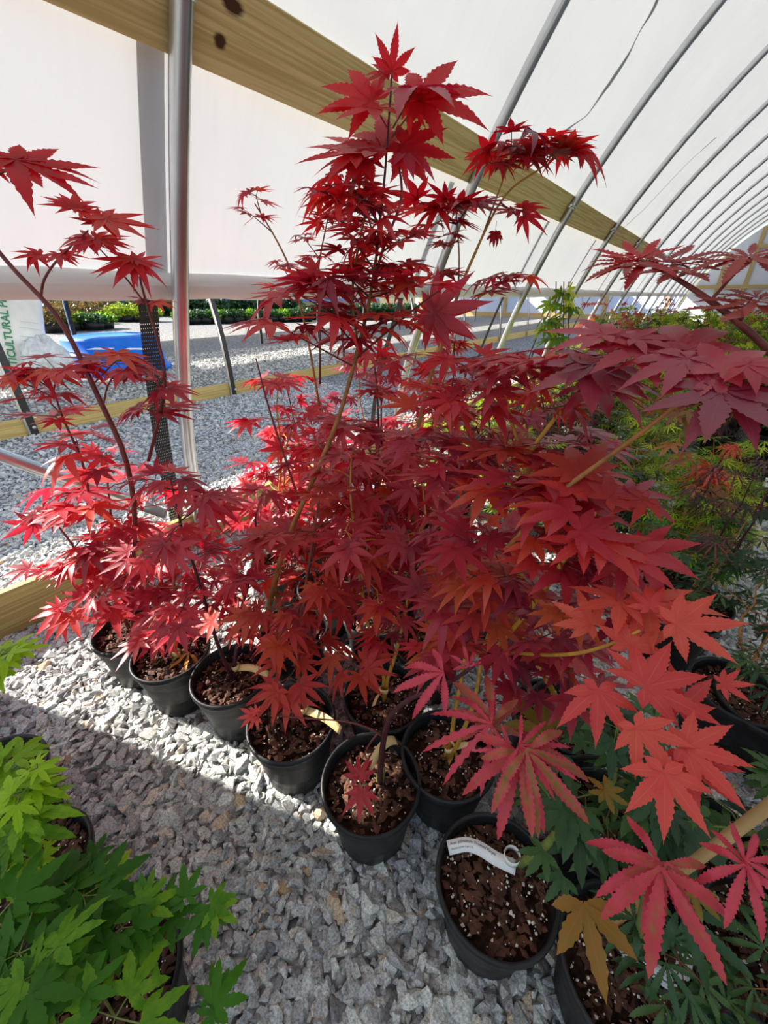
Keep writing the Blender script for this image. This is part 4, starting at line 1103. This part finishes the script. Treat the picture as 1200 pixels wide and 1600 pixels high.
for (a_, b_, c_, d_, t_, m_, ti) in [(905, 740, 880, 672, .46, 3, .5), (890, 800, 800, 775, .43, 0, .6), (895, 770, 905, 715, .45, 4, .3), (950, 780, 1010, 745, .42, 3, .3), (985, 775, 1070, 770, .42, 2, .7), (905, 830, 1010, 850, .41, 0, .5), (915, 845, 850, 880, .42, 4, .2), (940, 850, 1050, 880, .40, 0, .8), (1010, 780, 950, 800, .41, 3, .3), (980, 870, 1090, 880, .39, 0, .6)]:
    p.leaf_px(a_, b_, c_, d_, t_, .9, .4, 'fine', m_, ti)
for (a_, b_, c_, d_, t_, m_, ti) in [(945, 524, 848, 512, .37, 2, .8), (948, 530, 1010, 508, .37, 0, .4), (990, 530, 1075, 520, .36, 2, .7), (1000, 540, 1010, 610, .36, 0, .3),
                                    (935, 575, 862, 560, .40, 1, .3), (925, 570, 950, 618, .40, 2, .3), (925, 572, 905, 650, .41, 2, .5),
                                    (1062, 552, 1030, 470, .34, 0, .3), (1075, 560, 955, 590, .32, 2, .6), (1125, 582, 1205, 520, .30, 2, .9), (1115, 590, 1020, 608, .30, 2, .75), (1130, 610, 1078, 690, .29, 2, .2), (1140, 612, 1200, 690, .29, 2, .2), (1165, 570, 1260, 600, .29, 0, .4)]:
    p.leaf_px(a_, b_, c_, d_, t_, .95, .35, 'fine', m_, ti)
for a_, b_ in (((905, 612, .40), (935, 575, .40)), ((950, 560, .38), (990, 530, .36)), ((1060, 625, .36), (1125, 600, .30)), ((1090, 600, .34), (1075, 560, .32))):
    p.st.tube([at_t(*a_), at_t(*b_)], [.0018, .0012], 5, 0, caps=False)
p.done(CRIM, STEM)
# the brick-red branch reaching in by the lime shrubs
p = Plant('potted_maple', at_z(1330, 1210, .2)[0], at_z(1330, 1210, .2)[1], 91, 'brick red maple with a long bare arching branch reaching in above the lime shrubs', 'potted tree', 'red maples in the block')
S4 = p.stem_px([(1330, 760, .50), (1260, 610, .42), (1200, 545, .38), (1150, 500, .37), (1090, 455, .38), (1040, 425, .40), (1000, 405, .41)], [.0042, .003, .0014], 0)
p.st.tube([p.base, at_t(1340, 900, .60), S4[0]], .0045, 6, 0)
p.stem_px([(1110, 470, .375), (1150, 425, .37), (1172, 402, .37)], [.0016, .001], 0)
p.stem_px([(1158, 500, .37), (1165, 480, .36), (1175, 465, .36)], [.0016, .001], 0)
for (a_, b_, c_, d_, t_, m_, ti) in [(990, 408, 930, 400, .41, 1, .6), (985, 410, 915, 428, .41, 0, .3), (1000, 404, 960, 385, .41, 1, .7), (1040, 410, 1090, 385, .40, 0, .3), (1050, 412, 1108, 410, .40, 0, .5), (1045, 415, 1000, 440, .40, 0, .4), (1060, 420, 1020, 450, .40, 0, .2), (1070, 425, 1060, 450, .40, 0, .6), (1010, 410, 975, 440, .41, 1, .4),
                                    (1172, 400, 1230, 385, .36, 0, .3), (1170, 403, 1100, 410, .36, 0, .4), (1175, 405, 1240, 428, .36, 0, .5), (1168, 400, 1130, 430, .36, 0, .4),
                                    (1180, 470, 1090, 490, .35, 0, .5), (1185, 468, 1240, 470, .35, 0, .6), (1180, 465, 1190, 430, .35, 0, .4), (1178, 478, 1130, 520, .35, 0, .3)]:
    p.leaf_px(a_, b_, c_, d_, t_, .95, .25, 'jagflat', m_, ti)
p.done(['brick_leaf', 'scarlet_leaf'], STEM)

# --- variegated pink maple, white lettered tag
def lettered_tag(root, o, pts, width, text_, size=.0085):
    """pts: (px,py,z) centre line of the tag"""
    P = np.array([at_z(x, y, z) for x, y, z in pts]); t0 = np.linspace(0, 1, len(P)); tt = np.linspace(0, 1, 24)
    Q = np.stack([np.interp(tt, t0, P[:, i]) for i in range(3)], 1)
    for _ in range(3): Q[1:-1] = (Q[:-2] + 2 * Q[1:-1] + Q[2:]) / 4
    Tn = np.gradient(Q, axis=0); Tn /= np.linalg.norm(Tn, axis=1)[:, None]
    rows_ = []
    for i in range(24):
        s_ = np.cross(Tn[i], unit(CAM - Q[i])); s_ = unit(s_); rows_.append([tuple(Q[i] - s_ * width / 2 - o), tuple(Q[i] + s_ * width / 2 - o)])
    M = Mesh(); M.sheet(rows_, thick=.0005); tg = M.build('plant_tag', 'tag_white', root)
    if text_:
        for li, (tx, sz, off) in enumerate(text_):
            cu = bpy.data.curves.new('tag_lettering', 'FONT'); cu.body = tx; cu.size = sz; cu.extrude = .0001
            tmp = bpy.data.objects.new('tag_lettering', cu); col.objects.link(tmp)
            dg = bpy.context.evaluated_depsgraph_get(); me = bpy.data.meshes.new_from_object(tmp.evaluated_get(dg))
            bpy.data.objects.remove(tmp)
            v = np.zeros(len(me.vertices) * 3); me.vertices.foreach_get('co', v); v = v.reshape(-1, 3)
            Ls = np.concatenate([[0], np.cumsum(np.linalg.norm(np.diff(Q, axis=0), axis=1))]); out_ = np.zeros_like(v)
            for k_, (x, y, z) in enumerate(v):
                u = x + .006; c_ = np.array([np.interp(u, Ls, Q[:, i]) for i in range(3)]); ti = unit(np.array([np.interp(u, Ls, Tn[:, i]) for i in range(3)]))
                w_ = unit(CAM - c_); s_ = unit(np.cross(ti, w_)); out_[k_] = c_ - s_ * (y + off) * 1.0 + w_ * .0012 - o
                # letters run along the tag and stand across it
            me.vertices.foreach_set('co', out_.ravel()); me.materials.clear(); me.materials.append(MATS['ink'])
            oo = bpy.data.objects.new('tag_lettering', me); col.objects.link(oo); oo.parent = tg
    return tg
q = pot_at(775, 1378)
p = Plant('potted_maple', q[0], q[1], 95, 'variegated pink maple over the pot with the curled white lettered tag', 'potted tree', 'maples by the white tags', soil=4)
p.stem_px([(812, 1350, .80), (850, 1325, .74), (880, 1290, .68), (860, 1230, .62), (800, 1190, .56), (770, 1150, .52)], [.0085, .006, .0035], 4)
p.stem_px([(800, 1190, .56), (790, 1160, .53), (765, 1130, .52)], [.003, .002], 0)
for (a_, b_, c_, d_, t_, ti) in [(768, 1132, 655, 1152, .47, .85), (770, 1125, 712, 1045, .48, .35), (768, 1136, 775, 1060, .49, .25), (815, 1172, 838, 1318, .42, .35), (822, 1172, 925, 1290, .41, .3), (812, 1176, 768, 1300, .43, .65), (800, 1172, 742, 1215, .44, .9), (812, 1165, 905, 1215, .42, .9)]:
    p.leaf_px(a_, b_, c_, d_, t_, .6, .8, 'jag' if ti < .8 else 'lace', 0, ti)
for (a_, b_, c_, d_, t_, ti) in [(693, 1052, 610, 1066, .50, .9), (732, 1042, 722, 1005, .52, .9)]:
    p.leaf_px(a_, b_, c_, d_, t_, .6, .8, 'jag', 0, ti)
p.done(['pink_leaf'], STEM)
lettered_tag(p.root, p.o, [(700, 1325, .205), (728, 1318, .212), (750, 1325, .210), (775, 1342, .206), (806, 1356, .203)], .024, [("Acer palmatum 'Frosted Purple'", .0072, .0035), ('Nursery grown 3 gal 1.75', .0045, -.0045)])
def tag_loop(root, o, px, py, z, r=.016, w=.018):
    c_ = at_z(px, py, z); M = Mesh(); rows_ = []
    for a in np.linspace(0, 2 * pi, 22):
        rows_.append([tuple(c_ + np.array([cos(a) * r, sin(a) * r, -w / 2]) - o), tuple(c_ + np.array([cos(a) * r, sin(a) * r, w / 2]) - o)])
    M.sheet(rows_, thick=.0006); return M.build('tag_loop', 'tag_white', root)
tag_loop(p.root, p.o, 800, 1338, .215, .015)

# --- dark green maple behind it, rust-brown new leaves
q = pot_at(880, 1180)
def dark_green(px, py, seed, label, H=.62, n=14, spots=()):
    q = pot_at(px, py); p = Plant('potted_maple', q[0], q[1], seed, label, 'potted tree', 'green maples by the white tags', soil=3)
    grow(p.fol, p.st, p.base, H, p.rnd, .060, 'broad', .15, .26, .9, (0, .03), .0065, 2, .4, None, 0, 0)
    for (a_, b_, c_, d_, t_, m_, ti) in spots: p.leaf_px(a_, b_, c_, d_, t_, .6, .8, 'broad', m_, ti)
    p.done(['deep_green_leaf', 'olive_leaf', 'bright_green_leaf'], ['bark_green']); return p
dark_green(955, 1290, 201, 'dark green maple with bronze new leaves behind the white-tagged pots', .50, spots=[(850, 1140, 800, 1080, .60, 1, .3), (880, 1265, 820, 1300, .55, 0, .5), (900, 1270, 880, 1350, .55, 0, .6), (870, 1180, 850, 1240, .58, 0, .4), (945, 1235, 985, 1265, .50, 1, .4), (950, 1240, 920, 1210, .50, 1, .6), (850, 1330, 820, 1370, .62, 0, .8), (880, 1370, 850, 1410, .62, 0, .6), (905, 1300, 900, 1390, .55, 0, .3)])
dark_green(1110, 1330, 202, 'dark green maple tagged white beside the sloping bamboo stake', .42)
q = pot_at(985, 1512)
p = Plant('potted_maple', q[0], q[1], 96, 'rose red jagged-leaf maple with bronze leaves in the pot holding the bamboo stake', 'potted tree', 'maples by the white tags', soil=3)
p.stem_px([(990, 1490, .70), (1000, 1450, .62), (1010, 1400, .50), (1020, 1330, .42)], [.0085, .006, .004], 4)
for (a_, b_, c_, d_, t_, ti) in [(1032, 1356, 1020, 1545, .34, .6), (1030, 1346, 925, 1380, .35, .85), (1040, 1348, 1110, 1500, .345, .45), (1162, 1348, 1150, 1278, .33, .9), (1165, 1352, 1128, 1440, .32, .85), (1165, 1345, 1250, 1345, .32, .9)]:
    p.leaf_px(a_, b_, c_, d_, t_, .6, .8, 'jag', 0, ti)
p.leaf_px(912, 1412, 950, 1560, .40, .6, .8, 'broad', 1, .6)
p.leaf_px(1080, 1390, 1130, 1440, .44, .6, .8, 'broad', 1, .3)
p.leaf_px(1060, 1420, 1190, 1540, .46, .6, .8, 'jag', 2, .3)
for (x, y) in ((1050, 1540), (1100, 1560), (1130, 1580), (1030, 1450), (1060, 1500), (1160, 1570)):
    p.cluster(x, y, .60, 4, 50, 60, 'jag', .4, 2)
p.done(['pink_leaf', 'olive_leaf', 'deep_green_leaf'], STEM)
tag_loop(p.root, p.o, 988, 1478, .215, .021, .020)
lettered_tag(p.root, p.o, [(1003, 1492, .205), (1020, 1512, .200), (1045, 1536, .196), (1068, 1520, .20), (1072, 1480, .215)], .022, None)
# bamboo stake
b0, b1 = at_z(960, 1438, .20), at_t(1225, 1240, .50)
p0, p1 = at_z(950, 1448, .17), at_t(1230, 1238, .50)
M = Mesh(); pts = [p0 + (p1 - p0) * u for u in np.linspace(0, 1, 30)]
M.tube(pts, [.0075 * (1.12 if i in (6, 14, 22) else 1) for i in range(30)], 10)
st_ = M.build('bamboo_stake', 'bamboo', origin=p0); st_.location = p0
tag(st_, 'tan bamboo stake leaning across the white-tagged pots', 'stake')
# more dark pots in the lower corner and along the aisle
def filler(px, py, seed, label, group, mats, tpl, H, ls, spread=.16, zmin=.30, density=.8, soil=None, stems=2, tilt=.35, stemm='bark_tan', xy=None):
    q = pot_at(px, py) if xy is None else np.array([xy[0], xy[1], 0])
    p = Plant('potted_maple', q[0], q[1], seed, label, 'potted tree', group, soil=soil)
    grow(p.fol, p.st, p.base, H, p.rnd, ls, tpl, spread, zmin, density, (0, .02), .005, stems, tilt, None, 0, 0)
    p.done([mats], [stemm]); return p
filler(1215, 1500, 211, 'sparse dark green maple in the pot at the very corner beside the stake', 'green maples by the white tags', 'deep_green_leaf', 'jag', .40, .055, .12, .26, .6, 3)
# lace-leaf and dark plants along the gravel aisle
q = pot_at(1040, 985)
filler(1065, 960, 212, 'grey-green maple with bronze young leaves beside the gravel aisle', 'aisle maples', 'deep_green_leaf', 'mid', .60, .055, .20, .30, .8)
filler(1030, 890, 213, 'leafy green maple at the head of the gravel aisle', 'aisle maples', 'bright_green_leaf', 'jag', .58, .045, .20, .26, 1.0)
filler(1150, 1080, 214, 'deep green maple leaning over the white aisle gravel', 'aisle maples', 'deep_green_leaf', 'jag', .55, .06, .17, .32, .8)
filler(0, 0, 215, 'dark purple maple with drooping narrow leaves beside the aisle gravel', 'aisle maples', 'dark_purple_leaf', 'lace', .80, .05, .16, .40, .8, xy=(.22, 1.62), stemm='bark_plum')
filler(0, 0, 216, 'brick red maple with thin pointed leaves across the aisle from the green one', 'aisle maples', 'brick_leaf', 'lace', .86, .055, .18, .50, .7, xy=(.40, 1.22), stemm='bark_red')
p = Plant('potted_maple', .30, 2.65, 217, 'bronze-leaved maple with two salmon red lace-leaf shoots by the black pots', 'potted tree', 'aisle maples')
T = lambda x, y: t_of_d(x, y, 1.75)
for (x, y, n, r_, s_) in [(1112, 735, 7, 12, 34), (1122, 745, 6, 14, 30), (1143, 697, 6, 8, 20)]: p.cluster(x, y, 1.55, n, r_, s_, 'lace', .3, 0, droop=-.5, tint=.7)
for (x, y, n, r_, s_) in [(1075, 715, 5, 30, 30), (1085, 760, 5, 26, 28), (1060, 640, 5, 24, 32), (1055, 690, 4, 22, 28)]: p.cluster(x, y, 1.55, n, r_, s_, 'low', .5, 1, droop=-.5)
p.stem_px([(1092, 800, 1.9), (1105, 760, 1.7), (1125, 720, 1.6), (1143, 697, 1.55)], [.006, .003], 0)
p.st.tube([p.base, at_t(1092, 800, 1.9)], .006, 6, 0)
p.done(['coral_leaf', 'bronze_leaf'], STEM)

# --- empty and waiting black pots standing by the aisle
for i, (px, py) in enumerate([(1178, 745), (1170, 705), (1200, 690), (1222, 760), (1240, 720)]):
    q = pot_at(px, py); r_ = empty('nursery_pot', (q[0], q[1], 0)); add_pot(r_, rg)
    tag(r_, ['black pot at the aisle end with a white label edge', 'black pot behind the white-labelled aisle pot', 'black pot rim tucked farthest back under the lime shrubs', 'black pot half cut off beside the aisle end', 'black pot between the cut-off pot and the lime shrubs'][i], 'pot', 'bare-soil pots by the aisle')
M = Mesh(); q = pot_at(1200, 762); M.box((0, 0, 0), (.10, .02, .05)); o = M.build('white_label', 'tag_white', smooth=False); o.location = (q[0] + .02, q[1] - .02, .235)
tag(o, 'blank white plant label lying on the aisle pot soil', 'label')

# --- block of young maples beyond the aisle (lime, green, bronze, purple)
protos = []
kinds = [('lime_leaf', 'lace', .055, 'lime yellow maple'), ('bright_green_leaf', 'lace', .052, 'fresh green maple'), ('deep_green_leaf', 'low', .048, 'dark green maple'), ('dark_purple_leaf', 'lace', .055, 'purple black maple'), ('lime_leaf', 'low', .050, 'yellow-green maple'), ('bronze_leaf', 'low', .050, 'bronze maple'), ('brick_leaf', 'low', .050, 'brick red young maple')]
for i, (mt, tp, ls, nm) in enumerate(kinds):
    pr = Plant('young_maple', 0, 0, 300 + i, nm, 'potted tree', 'young maples beyond the aisle')
    grow(pr.fol, pr.st, pr.base, .82, pr.rnd, ls, tp, .24, .26, 1.05, (0, 0), .006, 3, .45, None, 0, 0)
    pr.done([mt], ['bark_tan']); protos.append(pr.root)
used_p = set()
rb_ = np.random.RandomState(77)
rowsB = []
cntB = {}
WORDS = 'one two three four five six seven eight nine ten eleven twelve thirteen fourteen fifteen sixteen seventeen eighteen nineteen twenty'.split()
for y in np.arange(2.05, 9.5, .40):
    xmin = -1.05 + max(0, (y - 2.0)) * .02; xmax = .22 if y < 3.9 else min(3.2, .0 + y * .30)
    if y > 3.9: xmin = max(xmin, -1.1)
    for x in np.arange(xmin, xmax, .42):
        rowsB.append((x + rb_.uniform(-.06, .06), y + rb_.uniform(-.06, .06)))
where = ['near the aisle end', 'in the middle rows', 'in the far rows']
for (x, y) in rowsB:
    if y < 3.2: w_ = [.35, .22, .15, .22, .04, .02, .0]
    elif y < 5: w_ = [.30, .24, .16, .10, .14, .06, .0]
    else: w_ = [.10, .14, .24, .05, .32, .11, .04]
    w_ = np.array(w_) / sum(w_); k = rb_.choice(7, p=w_)
    if k not in used_p: o = protos[k]; used_p.add(k)
    else: o = copy_tree(protos[k])
    hgt = rb_.uniform(.86, 1.05) * (1.0 if y < 5 else 1.25) * (.85 if y < 3 else 1)
    o.location = (x, y, 0); o.rotation_euler = (0, 0, rb_.uniform(0, 6.28)); 
    for ch in o.children:
        if ch.name.startswith(('foliage', 'trunk')): ch.scale = (1, 1, hgt)
    rw = int(round((y - 2.05) / .40)); cntB[(k, rw)] = cntB.get((k, rw), 0) + 1
    band = 0 if y < 3.2 else (1 if y < 5 else 2)
    o['label'] = kinds[k][3] + ' in row %s beyond the aisle head, %s such from the bows' % (WORDS[rw], ordn[cntB[(k, rw)] - 1])
    o['group'] = 'young maples beyond the aisle, %s' % kinds[k][3]
for k in range(7):
    if k not in used_p:
        for ch in list(protos[k].children): bpy.data.objects.remove(ch)
        bpy.data.objects.remove(protos[k])

# --- tiny green maple with stakes by the third bow
p = Plant('staked_seedling', -1.25, 3.3, 400, 'lime green seedling tree tied to thin canes before the third bow', 'potted tree')
T = lambda x, y: t_of_d(x, y, p.D)
for (x, y, n, r_, s_) in [(875, 475, 6, 22, 24), (860, 500, 6, 26, 24), (885, 455, 5, 18, 22), (850, 515, 5, 20, 20), (870, 530, 6, 30, 24), (895, 480, 4, 18, 18)]: p.cluster(x, y, T(x, y), n, r_, s_, 'low', .6, 0, droop=-.5)
p.stem_px([(872, 560), (874, 500), (880, 455)], [.006, .003], 0)
for x in (868, 880, 888): p.stem_px([(x, 560), (x + 1, 440)], .0035, 0)
p.st.tube([p.base, at_d(872, 560, p.D)], .006, 6, 0)
p.done(['lime_leaf'], STEM)
for i, (x, y, h_) in enumerate([(-1.45, 6.4, 1.12), (-1.3, 7.6, 1.1), (-.9, 9.2, 1.15)]):
    p = filler(0, 0, 410 + i, ['coppery red young maple on the open floor behind the staked seedling', 'rust red young maple by the fourth bow foot', 'rust red young maple farthest down by the bow feet'][i], 'coppery young maples by the bows', 'brick_leaf', 'low', h_, .06, .22, .35, .7, xy=(x, y))

# --- bright green maples at the near corner
def green_near(px, py, seed, label, leaves, clusters=(), xy=None):
    q = pot_at(px, py); p = Plant('potted_green_maple', q[0], q[1], seed, label, 'potted tree', 'bright green maples'); 
    for (a_, b_, c_, d_, t_, ti) in leaves: p.leaf_px(a_, b_, c_, d_, t_, .7, .8, 'broad', 0, ti, stalk=None)
    for (x, y, t_, n, r_, s_, ti) in clusters:
        c_ = p.cluster(x, y, t_, n, r_, s_, 'broad', .35, 0, tint=ti); p.st.tube([p.base + np.array([0, 0, .02]), (p.base + c_) / 2 + np.array([0, 0, .05]), c_], [.004, .0022, .0014], 5, 0)
    p.done(['bright_green_leaf'], ['bark_green']); return p
green_near(38, 1365, 501, 'bright green maple in the pot with bare soil showing beside the gravel', [(168, 1385, 205, 1322, .62, .95), (160, 1430, 200, 1410, .60, .9), (165, 1435, 140, 1488, .60, .85), (40, 1360, 70, 1372, .66, .9), (35, 1350, 12, 1388, .66, .8)],
           [(45, 1235, .60, 5, 28, 48, .95), (10, 1270, .58, 6, 45, 62, .7), (30, 1300, .60, 5, 35, 58, .6), (60, 1205, .62, 4, 18, 30, .97), (58, 1200, .60, 3, 12, 22, .99), (30, 1245, .58, 3, 20, 44, .99), (-10, 1370, .60, 5, 40, 60, .85), (55, 1335, .66, 4, 18, 24, .9)])
green_near(165, 1545, 502, 'spreading green maple whose leafy twig trails out over the gravel', [(225, 1410, 242, 1352, .58, .6), (228, 1415, 178, 1395, .58, .5), (228, 1418, 285, 1385, .58, .7), (290, 1400, 318, 1355, .60, .4), (288, 1402, 285, 1345, .60, .4), (285, 1405, 250, 1415, .60, .35), (325, 1415, 320, 1482, .60, .4), (330, 1412, 372, 1395, .60, .55), (335, 1418, 370, 1450, .60, .7), (320, 1420, 300, 1500, .60, .3),
           (215, 1475, 245, 1540, .56, .6), (210, 1475, 190, 1535, .56, .6), (215, 1470, 245, 1420, .56, .5), (335, 1560, 330, 1500, .52, .35), (335, 1570, 385, 1495, .50, .45), (335, 1580, 300, 1620, .50, .4)],
           [(60, 1440, .56, 7, 60, 62, .35), (130, 1400, .58, 7, 55, 55, .2), (90, 1480, .54, 7, 60, 62, .3), (190, 1450, .56, 6, 50, 52, .3), (120, 1370, .62, 5, 40, 42, .15), (30, 1490, .50, 6, 55, 66, .3), (60, 1520, .48, 5, 50, 72, .6), (20, 1560, .46, 5, 50, 70, .3), (180, 1590, .46, 4, 50, 80, .6), (90, 1590, .46, 5, 60, 70, .4), (-10, 1440, .52, 5, 50, 62, .4), (250, 1430, .60, 4, 36, 46, .3)])
green_near(-18, 1225, 503, 'bright green maple whose pot rim is cut by the frame edge', [], [(15, 1190, .66, 6, 34, 44, .75), (10, 1215, .66, 4, 25, 40, .6)])
p = green_near(-130, 1100, 504, 'lime green sprig of the maple against the near base board', [], [(12, 1020, .85, 7, 28, 34, .97), (-5, 1045, .85, 6, 30, 34, .95)])

# --- fallen leaves in the pots
def fallen(px, py, tx, ty, label, mat='yellow_leaf'):
    a = at_z(px, py, SOIL_Z + .020); b_ = at_z(tx, ty, SOIL_Z + .016)
    f_ = Foliage(np.random.RandomState(int(px))); 
    f_.leaf(a, unit(b_ - a), UPV, np.linalg.norm(b_ - a), 'jag', .5)
    o = f_.mesh('fallen_leaf', [mat], None, a); o.location = a; tag(o, label, 'fallen leaf', 'fallen leaves on the pot soil')
fallen(296, 1020, 262, 1046, 'fallen orange leaf lying on the sunlit pot soil')
fallen(604, 944, 640, 952, 'fallen pale yellow leaf on the soil of a pot inside the block')
fallen(712, 1172, 680, 1178, 'fallen amber leaf on the soil beside the pink maple')

# --- far growing trays and shrubs seen under the curtain
def shrub_proto(seed, mat, w, h, nm, pot_w):
    r_ = empty(nm, (0, 0, 0)); q_ = np.random.RandomState(seed); f_ = Foliage(q_)
    for _ in range(420):
        a = q_.uniform(0, 6.28); rr_ = w * math.sqrt(q_.uniform()); z = .28 + h * q_.uniform(0, 1) * (1 - (rr_ / w) ** 2 * .5)
        f_.leaf(np.array([rr_ * cos(a), rr_ * sin(a), z]), unit(q_.normal(0, 1, 3) + np.array([cos(a), sin(a), .3])), unit(q_.normal(0, .6, 3) + UPV), .12, 'tiny')
    f_.mesh('foliage', [mat], r_, np.zeros(3))
    M = Mesh(); M.lathe([(0, 0), (pot_w * .8, 0), (pot_w, .34), (pot_w * .9, .34), (0, .30)], 16); M.build('pot', 'black_tray', r_)
    return r_
SP = [shrub_proto(600, 'lime_leaf', .62, .62, 'far_shrub', .42), shrub_proto(601, 'deep_green_leaf', .50, .36, 'far_shrub', .42), shrub_proto(602, 'moss_leaf', .55, .75, 'far_shrub', .40), shrub_proto(603, 'bright_green_leaf', .5, .34, 'far_shrub', .42)]
sh = [(205, 503, 0), (222, 503, 0), (188, 503, 0), (172, 502, 2), (238, 503, 0),
      (85, 520, 2), (100, 518, 2), (115, 517, 3), (132, 516, 3), (148, 516, 1), (164, 514, 3), (122, 506, 2), (145, 506, 2), (95, 506, 2)]
for k, x in enumerate(range(290, 480, 17)): sh.append((x, 507 - k * .4, 1 if k % 3 else 3))
for k, x in enumerate(range(480, 650, 16)): sh.append((x, 500 - k * .45, 1))
names = {0: 'lime yellow shrub in a black pot', 1: 'low dark green shrub in the potted row', 2: 'olive shrub behind the growing trays', 3: 'low bright green clump in black trays'}
first = set(); cntS = {}
from_ = {0: 'the blue tub', 1: 'the blue tub', 2: 'the perlite bag', 3: 'the perlite bag'}
BIG = 'first second third fourth fifth sixth seventh eighth ninth tenth eleventh twelfth thirteenth fourteenth fifteenth sixteenth seventeenth eighteenth nineteenth twentieth'.split()
sh.sort()
for (x, y, k) in sh:
    q = at_z(x, y, 0)
    if k in first: o = copy_tree(SP[k])
    else: o = SP[k]; first.add(k)
    o.location = (q[0], q[1], 0); o.rotation_euler = (0, 0, x * .7); sc = 1.0 if y > 502 else 1.25; o.scale = (sc, sc, sc)
    cntS[k] = cntS.get(k, 0) + 1
    tag(o, names[k] + ', %s such from %s' % (BIG[min(19, cntS[k] - 1)], from_[k]), 'shrub', 'shrubs beyond the curtain, ' + names[k].split(' in ')[0].split(' behind')[0])
# hedge strip far behind the shrub row
M = Mesh(); q_ = np.random.RandomState(4)
hb = [np.array([-29.6, 7.0, 0]), np.array([-29.6, 27.0, 0])]
f_ = Foliage(q_); d_ = hb[1] - hb[0]
for _ in range(2600):
    u = q_.uniform(); f_.leaf(hb[0] + d_ * u + np.array([q_.normal(0, .25), q_.normal(0, .25), abs(q_.normal(0, .6)) + .02]), unit(q_.normal(0, 1, 3)), unit(q_.normal(0, .5, 3) + UPV), .42, 'tiny')
hd = f_.mesh('hedge', ['deep_green_leaf'], None, hb[0]); hd.location = hb[0]
tag(hd, 'dark clipped hedge far behind the shrub row', 'hedge')

# --- goods far down the neighbouring tunnel
def far_box(name, px, py, w, d, h, mat, label, cat, z=0.0):
    q = at_z(px, py, 0) if z == 0 else np.array([*at_z(px, py, 0)[:2], z]); M = Mesh(); M.box((0, 0, h / 2), (w, d, h)); o = M.build(name, mat, smooth=False); o.location = q
    bv = o.modifiers.new('edge', 'BEVEL'); bv.width = .04; bv.segments = 2; tag(o, label, cat)
far_box('covered_machine', 857, 495, .9, .8, 1.0, 'dark_goods', 'dark covered machine standing before the pale blue end wall', 'machine')
far_box('brick_pallet', 1000, 492, 2.4, 1.2, .62, 'orange_block', 'stack of orange blocks far down beside the bow feet', 'pallet')
far_box('tarp_pile', 968, 494, 1.4, 1.4, .8, 'blue_tarp', 'blue tarpaulin heaped beside the orange blocks', 'tarpaulin')
print('stones', N_STONES, 'objects', len(bpy.data.objects))
